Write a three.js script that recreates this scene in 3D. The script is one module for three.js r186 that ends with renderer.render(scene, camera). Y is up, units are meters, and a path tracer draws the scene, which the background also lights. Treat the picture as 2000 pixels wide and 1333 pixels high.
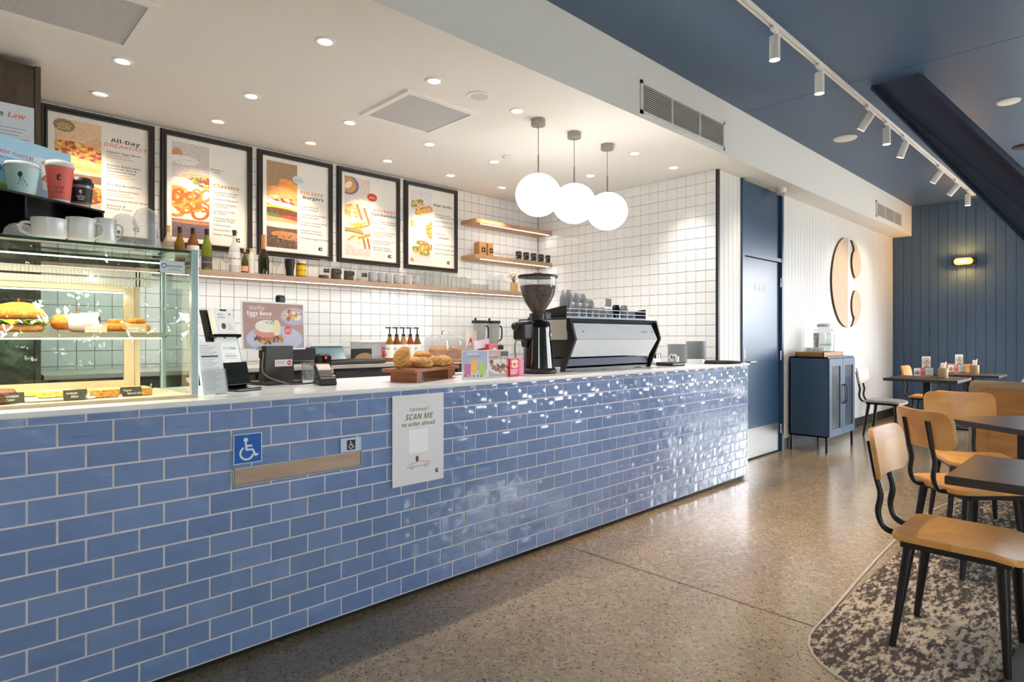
import * as THREE from 'three';
import { RoundedBoxGeometry } from 'three/addons/geometries/RoundedBoxGeometry.js';
import { mergeGeometries, mergeVertices } from 'three/addons/utils/BufferGeometryUtils.js';
import { RectAreaLightUniformsLib } from 'three/addons/lights/RectAreaLightUniformsLib.js';
RectAreaLightUniformsLib.init();

// ---------- camera, sky, exposure ----------
const F = 1188, YAW = 46 * Math.PI / 180, EYE = 1.256, HORIZON = 658;
const scene = new THREE.Scene();
const camera = new THREE.PerspectiveCamera(2 * Math.atan(666.5 / F) * 180 / Math.PI, 2000 / 1333, 0.05, 200);
camera.position.set(0, EYE, 0);
camera.lookAt(Math.cos(YAW), EYE, -Math.sin(YAW));
camera.setViewOffset(2000, 1333, 0, 666.5 - HORIZON, 2000, 1333);
const renderer = new THREE.WebGLRenderer();
renderer.toneMapping = THREE.LinearToneMapping;
renderer.toneMappingExposure = 1.17;
renderer.shadowMap.enabled = true;
{ // pale sky with soft cloud, the same all round
  const w = 256, h = 128, d = new Float32Array(w * h * 4);
  for (let j = 0; j < h; j++) for (let i = 0; i < w; i++) {
    const e = (j + .5) / h * Math.PI - Math.PI / 2, a = i / w * Math.PI * 2;
    const cl = .5 + .5 * Math.sin(a * 3 + 2 * Math.sin(e * 5)) * Math.sin(e * 9 + Math.sin(a * 2));
    const k = e > 0 ? 1 : .35, m = .35 + .4 * cl;
    d.set([k * (.86 + .4 * m), k * (.92 + .36 * m), k * (1.06 + .24 * m), 1], (j * w + i) * 4);
  }
  const t = new THREE.DataTexture(d, w, h, THREE.RGBAFormat, THREE.FloatType);
  t.mapping = THREE.EquirectangularReflectionMapping; t.magFilter = THREE.LinearFilter; t.needsUpdate = true;
  scene.background = t; scene.backgroundIntensity = 15.0;
}
const WARM = 0xffe6ca, NEUTRAL = 0xfffaf4;

// ---------- helpers ----------
let seed = 7; const rnd = () => { seed = (seed * 1664525 + 1013904223) >>> 0; return seed / 4294967296; };
const rr = (a, b) => a + (b - a) * rnd();
const ray = (u, v) => { const o = u - 1000, c = Math.cos(YAW), s = Math.sin(YAW); return [F * c + o * s, HORIZON - v, -F * s + o * c]; };
const cast = (i, val, u, v) => { const d = ray(u, v), t = (val - (i === 1 ? EYE : 0)) / d[i]; return { x: t * d[0], y: EYE + t * d[1], z: t * d[2], m: t }; };   // m: metres per pixel there
const PZ = (u, v, z) => cast(2, z, u, v), PY = (u, v, y) => cast(1, y, u, v), PX = (u, v, x) => cast(0, x, u, v);
const used = {};
function numbered(n) { const k = used[n] = (used[n] ?? -1) + 1; return k ? n + '_' + String(k).padStart(3, '0') : n; }
function tag(o, label, category, group, kind) {
  o.userData = { label, category }; if (group) o.userData.group = group; if (kind) o.userData.kind = kind; return o;
}
function thing(name, label, category, pos = [0, 0, 0], turn = 0, group) {
  const o = new THREE.Group(); o.name = numbered(name); scene.add(o); o.position.set(...pos); o.rotation.y = turn; return tag(o, label, category, group);
}
function uvMetres(g) { // uv in metres from the dominant axis of each face
  const p = g.attributes.position, n = g.attributes.normal, u = new Float32Array(p.count * 2);
  for (let i = 0; i < p.count; i++) {
    const ax = Math.abs(n.getX(i)), ay = Math.abs(n.getY(i)), az = Math.abs(n.getZ(i));
    if (ay >= ax && ay >= az) { u[2 * i] = p.getX(i); u[2 * i + 1] = p.getZ(i); }
    else if (ax >= az) { u[2 * i] = p.getZ(i); u[2 * i + 1] = p.getY(i); }
    else { u[2 * i] = p.getX(i); u[2 * i + 1] = p.getY(i); }
  }
  g.setAttribute('uv', new THREE.BufferAttribute(u, 2)); return g;
}
const flat = (g) => { const a = g.index ? g.toNonIndexed() : g; for (const k of Object.keys(a.attributes)) if (!['position', 'normal', 'uv'].includes(k)) a.deleteAttribute(k); return a; };
function geo(gs) { gs = Array.isArray(gs) ? gs : [gs]; return gs.length > 1 ? mergeGeometries(gs.map(flat)) : gs[0]; }
function mesh(name, gs, m, parent, keepUV) {
  const g = geo(gs); if (!keepUV) uvMetres(g);
  const o = new THREE.Mesh(g, m); o.castShadow = o.receiveShadow = true;
  o.name = parent ? name : numbered(name); (parent || scene).add(o); return o;
}
function single(name, gs, m, label, category, pos, turn = 0, group, keepUV) { const o = mesh(name, gs, m, null, keepUV); if (pos) o.position.set(...pos); o.rotation.y = turn; return tag(o, label, category, group); }
function struct(name, gs, m, parent) { const o = mesh(name, gs, m, parent); if (!parent) o.userData.kind = 'structure'; return o; }
function copy(o, pos, turn = o.rotation.y, label) {
  const c = o.clone(); c.userData = { ...o.userData }; c.name = numbered(o.name.replace(/_\d{3}$/, '')); scene.add(c);
  if (pos) c.position.set(...pos); c.rotation.y = turn; if (label) c.userData.label = label; return c;
}
const tr = (g, x = 0, y = 0, z = 0) => g.translate(x, y, z);
const bx = (w, h, d, x = 0, y = 0, z = 0) => tr(new THREE.BoxGeometry(w, h, d), x, y, z);                     // centre
const bb = (x0, x1, y0, y1, z0, z1) => bx(x1 - x0, y1 - y0, z1 - z0, (x0 + x1) / 2, (y0 + y1) / 2, (z0 + z1) / 2);
const rb = (w, h, d, r, x = 0, y = 0, z = 0, s = 2) => tr(new RoundedBoxGeometry(w, h, d, s, r), x, y, z);
const cy = (r0, r1, h, x = 0, y = 0, z = 0, n = 24) => tr(new THREE.CylinderGeometry(r1, r0, h, n), x, y + h / 2, z); // bottom radius, top radius, base at y
const lathe = (pts, n = 28) => new THREE.LatheGeometry(pts.map(([r, y]) => new THREE.Vector2(r, y)), n);
const tube = (pts, r, seg = 24, n = 8) => new THREE.TubeGeometry(new THREE.CatmullRomCurve3(pts.map((p) => new THREE.Vector3(...p)), false, 'centripetal'), seg, r, n);
const sph = (r, x = 0, y = 0, z = 0, sx = 1, sy = 1, sz = 1, n = 24) => tr(new THREE.SphereGeometry(r, n, n * .6 | 0).scale(sx, sy, sz), x, y, z);
const shape = (pts) => new THREE.Shape(pts.map(([x, y]) => new THREE.Vector2(x, y)));
const extr = (sh, d, b = 0) => new THREE.ExtrudeGeometry(sh, { depth: d, bevelEnabled: b > 0, bevelSize: b, bevelThickness: b, bevelSegments: 2, curveSegments: 16 });
function rrect(w, h, r, x0 = -w / 2, y0 = -h / 2) {
  const s = new THREE.Shape(); s.moveTo(x0 + r, y0); s.lineTo(x0 + w - r, y0); s.absarc(x0 + w - r, y0 + r, r, -Math.PI / 2, 0); s.lineTo(x0 + w, y0 + h - r); s.absarc(x0 + w - r, y0 + h - r, r, 0, Math.PI / 2);
  s.lineTo(x0 + r, y0 + h); s.absarc(x0 + r, y0 + h - r, r, Math.PI / 2, Math.PI); s.lineTo(x0, y0 + r); s.absarc(x0 + r, y0 + r, r, Math.PI, Math.PI * 1.5); return s;
}
const rodBetween = (a, b, r0, r1 = r0, n = 10) => {
  const A = new THREE.Vector3(...a), B = new THREE.Vector3(...b), L = A.distanceTo(B), g = new THREE.CylinderGeometry(r1, r0, L, n).translate(0, L / 2, 0);
  return g.applyQuaternion(new THREE.Quaternion().setFromUnitVectors(new THREE.Vector3(0, 1, 0), B.clone().sub(A).normalize())).translate(...a);
};

// ---------- textures ----------
function canvasTex(w, h, draw, repeat) {
  const c = document.createElement('canvas'); c.width = w; c.height = h; const g = c.getContext('2d'); draw(g, w, h);
  const t = new THREE.CanvasTexture(c); t.colorSpace = THREE.SRGBColorSpace; t.magFilter = THREE.LinearFilter; t.anisotropy = 8;
  if (repeat) { t.wrapS = t.wrapT = THREE.RepeatWrapping; t.repeat.set(repeat, repeat); } return t;
}
const hash = (x, y, s) => { let h = (x * 374761393 + y * 668265263 + s * 974711) | 0; h = Math.imul(h ^ (h >>> 13), 1274126177); return ((h ^ (h >>> 16)) >>> 0) / 4294967296; };
function vnoise(x, y, per, s) { // periodic value noise
  const xi = Math.floor(x), yi = Math.floor(y), fx = x - xi, fy = y - yi, w = (v) => ((v % per) + per) % per, sm = (t) => t * t * (3 - 2 * t);
  const a = hash(w(xi), w(yi), s), b = hash(w(xi + 1), w(yi), s), c = hash(w(xi), w(yi + 1), s), d = hash(w(xi + 1), w(yi + 1), s), u = sm(fx), v = sm(fy);
  return a + (b - a) * u + (c - a) * v + (a - b - c + d) * u * v;
}
function fbm(x, y, per, s, oct = 4) { let v = 0, a = .5, t = 0; for (let i = 0; i < oct; i++) { v += a * vnoise(x, y, per, s + i); t += a; x *= 2; y *= 2; per *= 2; a *= .5; } return v / t; }
function pixTex(n, f, metres, srgb = true) { // f(x, y in 0..1) -> [r, g, b] 0..255
  const d = new Uint8Array(n * n * 4);
  for (let j = 0; j < n; j++) for (let i = 0; i < n; i++) { const c = f(i / n, j / n); d.set([c[0], c[1], c[2], 255], (j * n + i) * 4); }
  const t = new THREE.DataTexture(d, n, n); if (srgb) t.colorSpace = THREE.SRGBColorSpace; t.wrapS = t.wrapT = THREE.RepeatWrapping; t.magFilter = THREE.LinearFilter;
  t.minFilter = THREE.LinearMipmapLinearFilter; t.generateMipmaps = true; t.anisotropy = 8; t.repeat.set(1 / metres, 1 / metres); t.needsUpdate = true; return t;
}
const mix = (a, b, t) => a.map((v, i) => v + (b[i] - v) * t);
const cl01 = (t) => Math.max(0, Math.min(1, t));
function woodTex(c0, c1, metres, lines, s, alongX) {
  return pixTex(512, (x, y) => {
    if (alongX) [x, y] = [y, x];
    const wob = fbm(x * 3, y * 2, 2, s, 3) * .5, g = fbm(x * lines + wob * 6, y * 3, lines, s + 9, 3), f = fbm(x * 128, y * 8, 8, s + 20, 2);
    return mix(c0, c1, cl01(g * 1.5 - .25 + (f - .5) * .35));
  }, metres);
}
const MAT = (o) => new THREE.MeshStandardMaterial({ roughness: .6, ...o });
const PHY = (o) => new THREE.MeshPhysicalMaterial({ roughness: .4, ...o });
const col = (c, rough = .6, o = {}) => MAT({ color: c, roughness: rough, ...o });
const noiseBump = pixTex(256, (x, y) => { const v = 255 * fbm(x * 6, y * 6, 6, 3, 3); return [v, v, v]; }, .34, false);
const glazeBump = pixTex(256, (x, y) => { const v = 255 * fbm(x * 7, y * 10, 7, 13, 1); return [v, v, v]; }, .3, false);
const fineBump = pixTex(256, (x, y) => { const v = 255 * fbm(x * 40, y * 40, 40, 5, 2); return [v, v, v]; }, .3, false);
const floorTex = pixTex(2048, (() => {
  // polished concrete: dark chips and pale sand grains in a brown matrix
  const N = 250, cells = [];
  for (let i = 0; i < N * N; i++) cells.push([hash(i, 1, 5), hash(i, 2, 5), hash(i, 3, 5), hash(i, 4, 5), hash(i, 5, 5)]);
  return (x, y) => {
    const big = fbm(x * 3, y * 3, 3, 31, 4), mid = fbm(x * 160, y * 160, 160, 37, 3), fine = hash(x * 2048 | 0, y * 2048 | 0, 8);
    let c = mix([140, 123, 98], [168, 151, 124], cl01(big * 1.6 - .3)); c = mix(c, [194, 179, 152], cl01(mid * 2 - .8) * .7);
    c = c.map((v) => v * (.9 + .2 * fine));
    const gx = x * N, gy = y * N, ix = Math.floor(gx), iy = Math.floor(gy);
    for (let dy = -1; dy <= 1; dy++) for (let dx = -1; dx <= 1; dx++) {
      const k = cells[((iy + dy + N) % N) * N + (ix + dx + N) % N]; if (k[2] > .3 + .25 * big) continue;
      const a = k[3] * 6.28, px = gx - (ix + dx + k[0]), py = gy - (iy + dy + k[1]), qx = px * Math.cos(a) + py * Math.sin(a), qy = -px * Math.sin(a) + py * Math.cos(a), r = .12 + .36 * k[4] * k[4] * k[4];
      const q = Math.hypot(qx / (r * 1.5), qy / (r * .8)); if (q < 1) c = mix(c, [66, 58, 50], q < .75 ? .85 : .5);
    }
    return c;
  };
})(), 2.6);
const carpetTex = pixTex(1024, (x, y) => {
  const a = fbm(x * 36, y * 110, 36, 51, 4), b = fbm(x * 90, y * 220, 90, 57, 2), c = fbm(x * 3, y * 3, 3, 61, 3), f = hash(x * 1024 | 0, y * 1024 | 0, 2);
  const v = a * .62 + b * .38 + (c - .5) * .22; let k = v < .44 ? [66, 58, 54] : v < .5 ? [104, 94, 86] : v < .58 ? [146, 134, 120] : [182, 168, 148];
  return k.map((q) => q * (.82 + .3 * f));
}, 1.6);
const T_OAK = woodTex([206, 170, 132], [180, 140, 104], .5, 16, 71, true), T_DARK = woodTex([84, 68, 56], [62, 50, 42], .6, 18, 75), T_BIRCH = woodTex([232, 178, 106], [214, 150, 76], .5, 6, 79, true);
const T_RAIL = woodTex([196, 168, 146], [178, 148, 126], .5, 20, 83, true), T_BOOTH = woodTex([190, 134, 76], [168, 112, 58], .5, 14, 87, true), T_BOARD = woodTex([166, 104, 62], [134, 78, 44], .4, 10, 91, true);
const T_TABLE = woodTex([72, 62, 58], [56, 48, 45], .6, 18, 95, true), T_LOGO = woodTex([216, 192, 166], [202, 174, 146], .5, 24, 99);

// ---------- materials ----------
const M = {
  white: col('#f1efea', .75), ceil: col('#efece6', .8), bulk: col('#f2f0ec', .7), tileW: PHY({ color: '#eff0f0', roughness: .12, bumpMap: noiseBump, bumpScale: .001 }), groutW: col('#a9a49e', .9),
  groutB: col('#e4dde0', .9), board: col('#e8e7e4', .55), navy: col('#4b6583', .45), navyDoor: PHY({ color: '#2f4c6b', roughness: .3 }), navyDark: col('#27344c', .5),
  cabinet: col('#36516e', .45), black: col('#15151a', .45), blackGloss: PHY({ color: '#0b0b0d', roughness: .12 }), dark: col('#26221f', .5), kick: col('#14130f', .6),
  floor: PHY({ color: '#dddad8', map: floorTex, roughness: .22, clearcoat: .35, clearcoatRoughness: .12 }), carpet: col('#ffffff', 1, { map: carpetTex, bumpMap: fineBump, bumpScale: .003 }), carpetEdge: col('#b3aaa0', .9),
  stone: PHY({ color: '#f5f4f2', roughness: .14 }), steel: MAT({ color: '#c9cbcc', metalness: 1, roughness: .25 }), brushed: MAT({ color: '#9a9894', metalness: 1, roughness: .38 }), chrome: MAT({ color: '#e4e6e8', metalness: 1, roughness: .08 }),
  alu: MAT({ color: '#c3d3d8', metalness: .8, roughness: .3 }), beigeAlu: MAT({ color: '#d8c4a4', metalness: .3, roughness: .4 }),
  glass: PHY({ color: '#ffffff', roughness: 0, transmission: 1, thickness: 0, ior: 1.5 }), glassGreen: PHY({ color: '#2f6158', roughness: .05, transmission: .5, thickness: 0 }), glassTint: PHY({ color: '#f3faf7', roughness: 0, transmission: 1, thickness: 0, ior: 1.52 }),
  plastic: PHY({ color: '#f2f4f5', roughness: .08, transmission: .8, thickness: 0 }), water: PHY({ color: '#f4fafa', roughness: 0, transmission: 1, thickness: .1, ior: 1.33 }),
  oak: col('#ffffff', .5, { map: T_OAK }), rail: col('#ffffff', .5, { map: T_RAIL }), darkWood: col('#ffffff', .55, { map: T_DARK }), birch: PHY({ color: '#ffffff', roughness: .38, map: T_BIRCH }), booth: col('#ffffff', .5, { map: T_BOOTH }), boardWood: col('#ffffff', .55, { map: T_BOARD }),
  table: PHY({ color: '#ffffff', roughness: .35, map: T_TABLE }), logo: col('#ffffff', .6, { map: T_LOGO }), leather: col('#a58a68', .5), cream: col('#ddd3c4', .6),
  ceramicGrey: PHY({ color: '#b9bac0', roughness: .2 }), ceramicWhite: PHY({ color: '#eceae6', roughness: .2 }), cupGrey: PHY({ color: '#7f8084', roughness: .35 }), paper: col('#f5f4f2', .7), kraft: col('#b98a58', .8),
  led: MAT({ color: '#ffffff', emissive: '#fff4e2', emissiveIntensity: 4 }), lamp: MAT({ color: '#ffffff', emissive: '#fff3df', emissiveIntensity: 7 }), globe: MAT({ color: '#ffffff', emissive: '#fff7ec', emissiveIntensity: 1.15, roughness: .3 }),
};
const printed = (w, h, draw, rough = .5) => col('#ffffff', rough, { map: canvasTex(w, h, draw) });
const sheet = (w, h, x = 0, y = 0, z = 0) => tr(new THREE.PlaneGeometry(w, h), x, y, z);
function spot(parent, pos, target, power, angle, colr = NEUTRAL, pen = .6, size = 1.5) {
  const s = new THREE.SpotLight(colr, power, 0, angle, pen, 2); s.position.set(...pos); s.castShadow = true; s.shadow.radius = size; s.shadow.mapSize.set(512, 512);
  const t = new THREE.Object3D(); t.position.set(...target); parent.add(s, t); s.target = t; s.name = 'light'; t.name = 'light_target'; return s;
}
function areaLight(parent, w, h, pos, look, power, colr = NEUTRAL) {
  const a = new THREE.RectAreaLight(colr, power, w, h); a.position.set(...pos); parent.add(a); a.name = 'light';
  parent.updateWorldMatrix(true, false); a.lookAt(new THREE.Vector3(...look).applyMatrix4(parent.matrixWorld)); return a;
}

// ---------- setting ----------
const ZB = -5.09, XW = 5.35, ZD = -2.76, XF = 11.1, CK = 2.83, CD = 3.29, ZWIN = 4.0, XR = -3.0, ZC = -2.44, TOP = 1.02;
struct('floor', bb(XR - .15, XF + .15, -.12, 0, ZB - .15, ZWIN + .15), M.floor);
struct('floor_kitchen', bb(XR, XW, 0, .004, ZB, -3.12), col('#b4b3b0', .6));
{ const f = scene.getObjectByName('floor'); struct('saw_cut', bb(2.766, 2.773, -.002, .0006, ZC + .04, ZWIN), M.kick, f); }
const ceilK = struct('ceiling_kitchen', bb(XR - .15, XF, CK, CK + .1, ZB - .15, -2.5), M.ceil);
const ceilD = struct('ceiling_dining', [bb(XR - .15, 5.335, CD, CD + .12, -2.6, ZWIN + .15), bb(5.341, XF + .15, CD, CD + .12, -2.6, ZWIN + .15), bb(5.3, 5.4, CD + .02, CD + .12, -2.6, ZWIN + .15)], M.navy);
struct('ceiling_bulkhead', bb(XR - .15, XF, CK + .0005, CD + .05, -2.62, -2.5 + .0005), M.bulk);
// a tile or board: front face with chamfered edges, front towards +z, centre at the origin of the front face
function tileGeo(w, h, d, b, nx = 1, ny = 1, wave = 0, ou = 0, ov = 0) {
  const P = [], I = [], U = []; const q = (a, b2, c, e) => { I.push(a, b2, c, a, c, e); };
  const W = w / 2 - b, Hh = h / 2 - b;
  for (let j = 0; j <= ny; j++) for (let i = 0; i <= nx; i++) { P.push(-W + 2 * W * i / nx, -Hh + 2 * Hh * j / ny, (i && j && i < nx && j < ny ? wave * rr(-1, 1) : wave * rr(-.3, .1))); }
  for (let j = 0; j < ny; j++) for (let i = 0; i < nx; i++) { const a = j * (nx + 1) + i; q(a, a + 1, a + nx + 2, a + nx + 1); }
  const ring = []; for (let i = 0; i <= nx; i++) ring.push(i); for (let j = 1; j <= ny; j++) ring.push(j * (nx + 1) + nx); for (let i = nx - 1; i >= 0; i--) ring.push(ny * (nx + 1) + i); for (let j = ny - 1; j > 0; j--) ring.push(j * (nx + 1));
  const top = P.length / 3; for (const r of ring) P.push(P[3 * r], P[3 * r + 1], P[3 * r + 2]);
  const base = P.length / 3; for (const r of ring) { const x = P[3 * r], y = P[3 * r + 1]; P.push(x + Math.sign(x) * (Math.abs(Math.abs(x) - W) < 1e-6 ? b : 0), y + Math.sign(y) * (Math.abs(Math.abs(y) - Hh) < 1e-6 ? b : 0), -d); }
  for (let k = 0; k < ring.length; k++) { const n = (k + 1) % ring.length; q(top + n, top + k, base + k, base + n); }
  for (let i = 0; i < P.length / 3; i++) U.push(P[3 * i] + ou, P[3 * i + 1] + ov);
  const g = new THREE.BufferGeometry(); g.setAttribute('position', new THREE.Float32BufferAttribute(P, 3)); g.setAttribute('uv', new THREE.Float32BufferAttribute(U, 2)); g.setIndex(I); g.computeVertexNormals(); return g;
}
// lays tiles on a face; place(u, v) gives [x, y, z]; those past 300 (in order of list) become one joined part
function layTiles(parent, list, variants, mats, turn, name = 'tile') {
  const rest = new Map();
  list.forEach(([x, y, z], i) => {
    const g = variants[i * 7 % variants.length], m = mats[hash(i, 3, 1) * mats.length | 0];
    if (i < 300) { const o = new THREE.Mesh(g, m); o.name = name; o.castShadow = o.receiveShadow = true; o.position.set(x, y, z); o.rotation.y = turn; parent.add(o); }
    else { if (!rest.has(m)) rest.set(m, []); rest.get(m).push(g.clone().rotateY(turn).translate(x, y, z)); }
  });
  for (const [m, gs] of rest) { const o = mesh(name + '_field', gs, m, parent, true); o.userData.kind = 'stuff'; }
}
const wTiles = Array.from({ length: 6 }, (_, i) => tileGeo(.1017, .1017, .006, .002, 1, 1, 0, i * .13, i * .07));
{ // back wall
  const w = struct('wall_back', bb(XR - .15, XW + .15, 0, CK + .05, ZB - .15, ZB - .004), M.groutW), list = [];
  for (let j = 0; j < 18; j++) for (let i = 0; i < 52; i++) {
    const x = XW - .053 - i * .1045, y = CK - .053 - j * .1045; if (x < -.1 || y < .95) continue;
    const n = i < 12 || y < 1.75; // in view: beside the menu boards or under the long shelf
    list.push([x, y, ZB, n ? 0 : 1, y < 1.75 ? 0 : 1]);
  }
  list.sort((a, b) => a[3] - b[3] || a[4] - b[4] || b[0] - a[0]); layTiles(w, list, wTiles, [M.tileW], 0);
}
{ // tiled end wall of the kitchen, facing the counter's length
  const w = struct('wall_kitchen_end', bb(XW + .006, XW + .1, 0, CK + .05, ZB - .1, ZD - .02), M.groutW), list = [];
  for (let j = 0; j < 18; j++) for (let i = 0; i < 22; i++) { const z = ZD - .022 - .05 - i * .1045, y = CK - .053 - j * .1045; if (z > ZB + .04 && y > 1.0) list.push([XW, y, z]); }
  layTiles(w, list, wTiles, [M.tileW], -Math.PI / 2);
  struct('corner_trim', bb(XW - .004, XW + .03, 0, CK, ZD - .022, ZD + .004), M.black, w);
}
{ // white board wall with the door
  const w = struct('wall_door_side', [bb(XW + .03, 5.815, 0, CK + .05, ZD - .12, ZD - .008), bb(6.81, XF + .1, 0, CK + .05, ZD - .12, ZD - .008)], M.board);
  struct('door_recess', bb(5.8, 6.83, 0, CK + .05, ZD - .13, ZD - .09), M.navyDoor, w);
  const g = tileGeo(.0895, CK, .008, .003);
  for (let x = XW + .03 + .045; x < 5.8; x += .0898) { const o = new THREE.Mesh(g, M.board); o.name = 'board'; o.position.set(x, CK / 2, ZD); w.add(o); }
  for (let x = 6.855; x < XF; x += .0898) { const o = new THREE.Mesh(g, M.board); o.name = 'board'; o.position.set(x, CK / 2, ZD); w.add(o); }
  struct('baseboard_door_side', bb(6.81, XF, 0, .125, ZD, ZD + .015), M.dark);
  // door
  const d = struct('door_1', [bb(5.815, 5.86, 0, CK, ZD - .1, ZD + .02), bb(6.765, 6.81, 0, CK, ZD - .1, ZD + .02), bb(5.86, 6.765, 2.07, 2.11, ZD - .1, ZD + .015)], M.navyDoor);
  struct('leaf', bb(5.864, 6.755, .012, 2.064, ZD - .06, ZD - .012), M.navyDoor, d); struct('transom_panel', bb(5.862, 6.755, 2.113, CK, ZD - .06, ZD - .012), M.navyDoor, d);
  struct('kick_plate', bb(5.87, 6.75, .02, .315, ZD - .012, ZD - .009), M.brushed, d);
  for (const y of [.25, 1.05, 1.85]) struct('hinge', cy(.009, .009, .1, 6.762, y - .05, ZD + .004, 10), M.steel, d);
  const h = struct('handle', [cy(.024, .024, .01, 0, 0, 0, 16).rotateX(Math.PI / 2).translate(5.93, 1.0, ZD - .012), rodBetween([5.93, 1.0, ZD - .01], [5.93, 1.0, ZD + .045], .008), rodBetween([5.93, 1.0, ZD + .045], [6.05, 1.0, ZD + .045], .008)], M.chrome, d);
  struct('push_plate', bb(5.9, 5.93, 1.03, 1.13, ZD - .012, ZD - .007), M.steel, d);
  const sign = (g, k) => { g.fillStyle = '#8d959b'; g.fillRect(0, 0, 64, 64); g.fillStyle = '#f4f4f2'; g.beginPath(); g.arc(32, 32, 31, 0, 7); g.fill(); g.fillStyle = '#4d5a66'; g.strokeStyle = '#4d5a66'; g.lineWidth = 4;
    if (k === 0) { g.beginPath(); g.arc(30, 16, 4, 0, 7); g.fill(); g.beginPath(); g.moveTo(30, 22); g.lineTo(30, 34); g.lineTo(41, 34); g.lineTo(46, 46); g.stroke(); g.beginPath(); g.arc(30, 40, 10, .2, 4.4); g.stroke(); }
    else { g.beginPath(); g.arc(32, 16, 5, 0, 7); g.fill(); g.beginPath(); if (k === 1) { g.moveTo(32, 22); g.lineTo(44, 42); g.lineTo(20, 42); } else g.rect(25, 23, 14, 20); g.fill(); g.fillRect(26, 42, 4, 12); g.fillRect(34, 42, 4, 12); } };
  [6.2, 6.31, 6.41].forEach((x, k) => { const m = mesh('sign_disc', tr(new THREE.CircleGeometry(.046, 28), x, 1.77, ZD - .01), printed(64, 64, (g) => sign(g, k)), d, true); });
}
{ // blue board wall at the far end, glazing beyond it
  const w = struct('wall_far', [bb(XF + .008, XF + .15, 0, CD + .05, ZD - .1, -.9), bb(XF + .008, XF + .15, 2.7, CD + .05, -.9, ZWIN), bb(XF + .008, XF + .15, 0, .1, -.9, ZWIN)], M.navy);
  const g = tileGeo(.1145, CD, .008, .003).rotateY(-Math.PI / 2);
  for (let z = -2.5 - .055; z < -.9; z += .115) { const o = new THREE.Mesh(g, M.navy); o.name = 'board'; o.position.set(XF, CD / 2, z); w.add(o); }
  const g2 = tileGeo(.1145, CK, .008, .003).rotateY(-Math.PI / 2); for (const z of [-2.67]) { const o = new THREE.Mesh(g2, M.navy); o.name = 'board'; o.position.set(XF, CK / 2, z); w.add(o); }
  struct('baseboard_far', bb(XF - .015, XF, 0, .125, ZD + .015, -.9), M.dark);
  for (let k = 0; k < 3; k++) {
    const z0 = -.9 + k * 1.63, z1 = z0 + 1.63, f = struct('window_' + (k + 1), [bb(XF + .02, XF + .09, .1, 2.7, z0, z0 + .05), bb(XF + .02, XF + .09, .1, 2.7, z1 - .05, z1), bb(XF + .02, XF + .09, .1, .15, z0, z1), bb(XF + .02, XF + .09, 2.65, 2.7, z0, z1)], M.black);
    mesh('pane', bb(XF + .05, XF + .058, .15, 2.65, z0 + .05, z1 - .05), M.glass, f);
  }
}
{ // shop front behind and beside the camera
  struct('wall_front', [bb(XR - .15, XF + .15, 2.7, CD + .05, ZWIN, ZWIN + .15), bb(XR - .15, -2.2, 0, 2.7, ZWIN, ZWIN + .15), bb(XR, XF, 0, .1, ZWIN, ZWIN + .12)], M.navy);
  for (let k = 0; k < 8; k++) {
    const x0 = -2.2 + k * 1.6625, x1 = x0 + 1.6625, f = struct('window_' + (k + 4), [bb(x0, x0 + .05, .1, 2.7, ZWIN + .03, ZWIN + .1), bb(x1 - .05, x1, .1, 2.7, ZWIN + .03, ZWIN + .1), bb(x0, x1, .1, .15, ZWIN + .03, ZWIN + .1), bb(x0, x1, 2.65, 2.7, ZWIN + .03, ZWIN + .1)], M.black);
    mesh('pane', bb(x0 + .05, x1 - .05, .15, 2.65, ZWIN + .06, ZWIN + .068), M.glass, f);
  }
  struct('wall_rear', bb(XR - .15, XR, 0, CD + .05, ZB - .1, ZWIN + .15), M.white);
}
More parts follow.
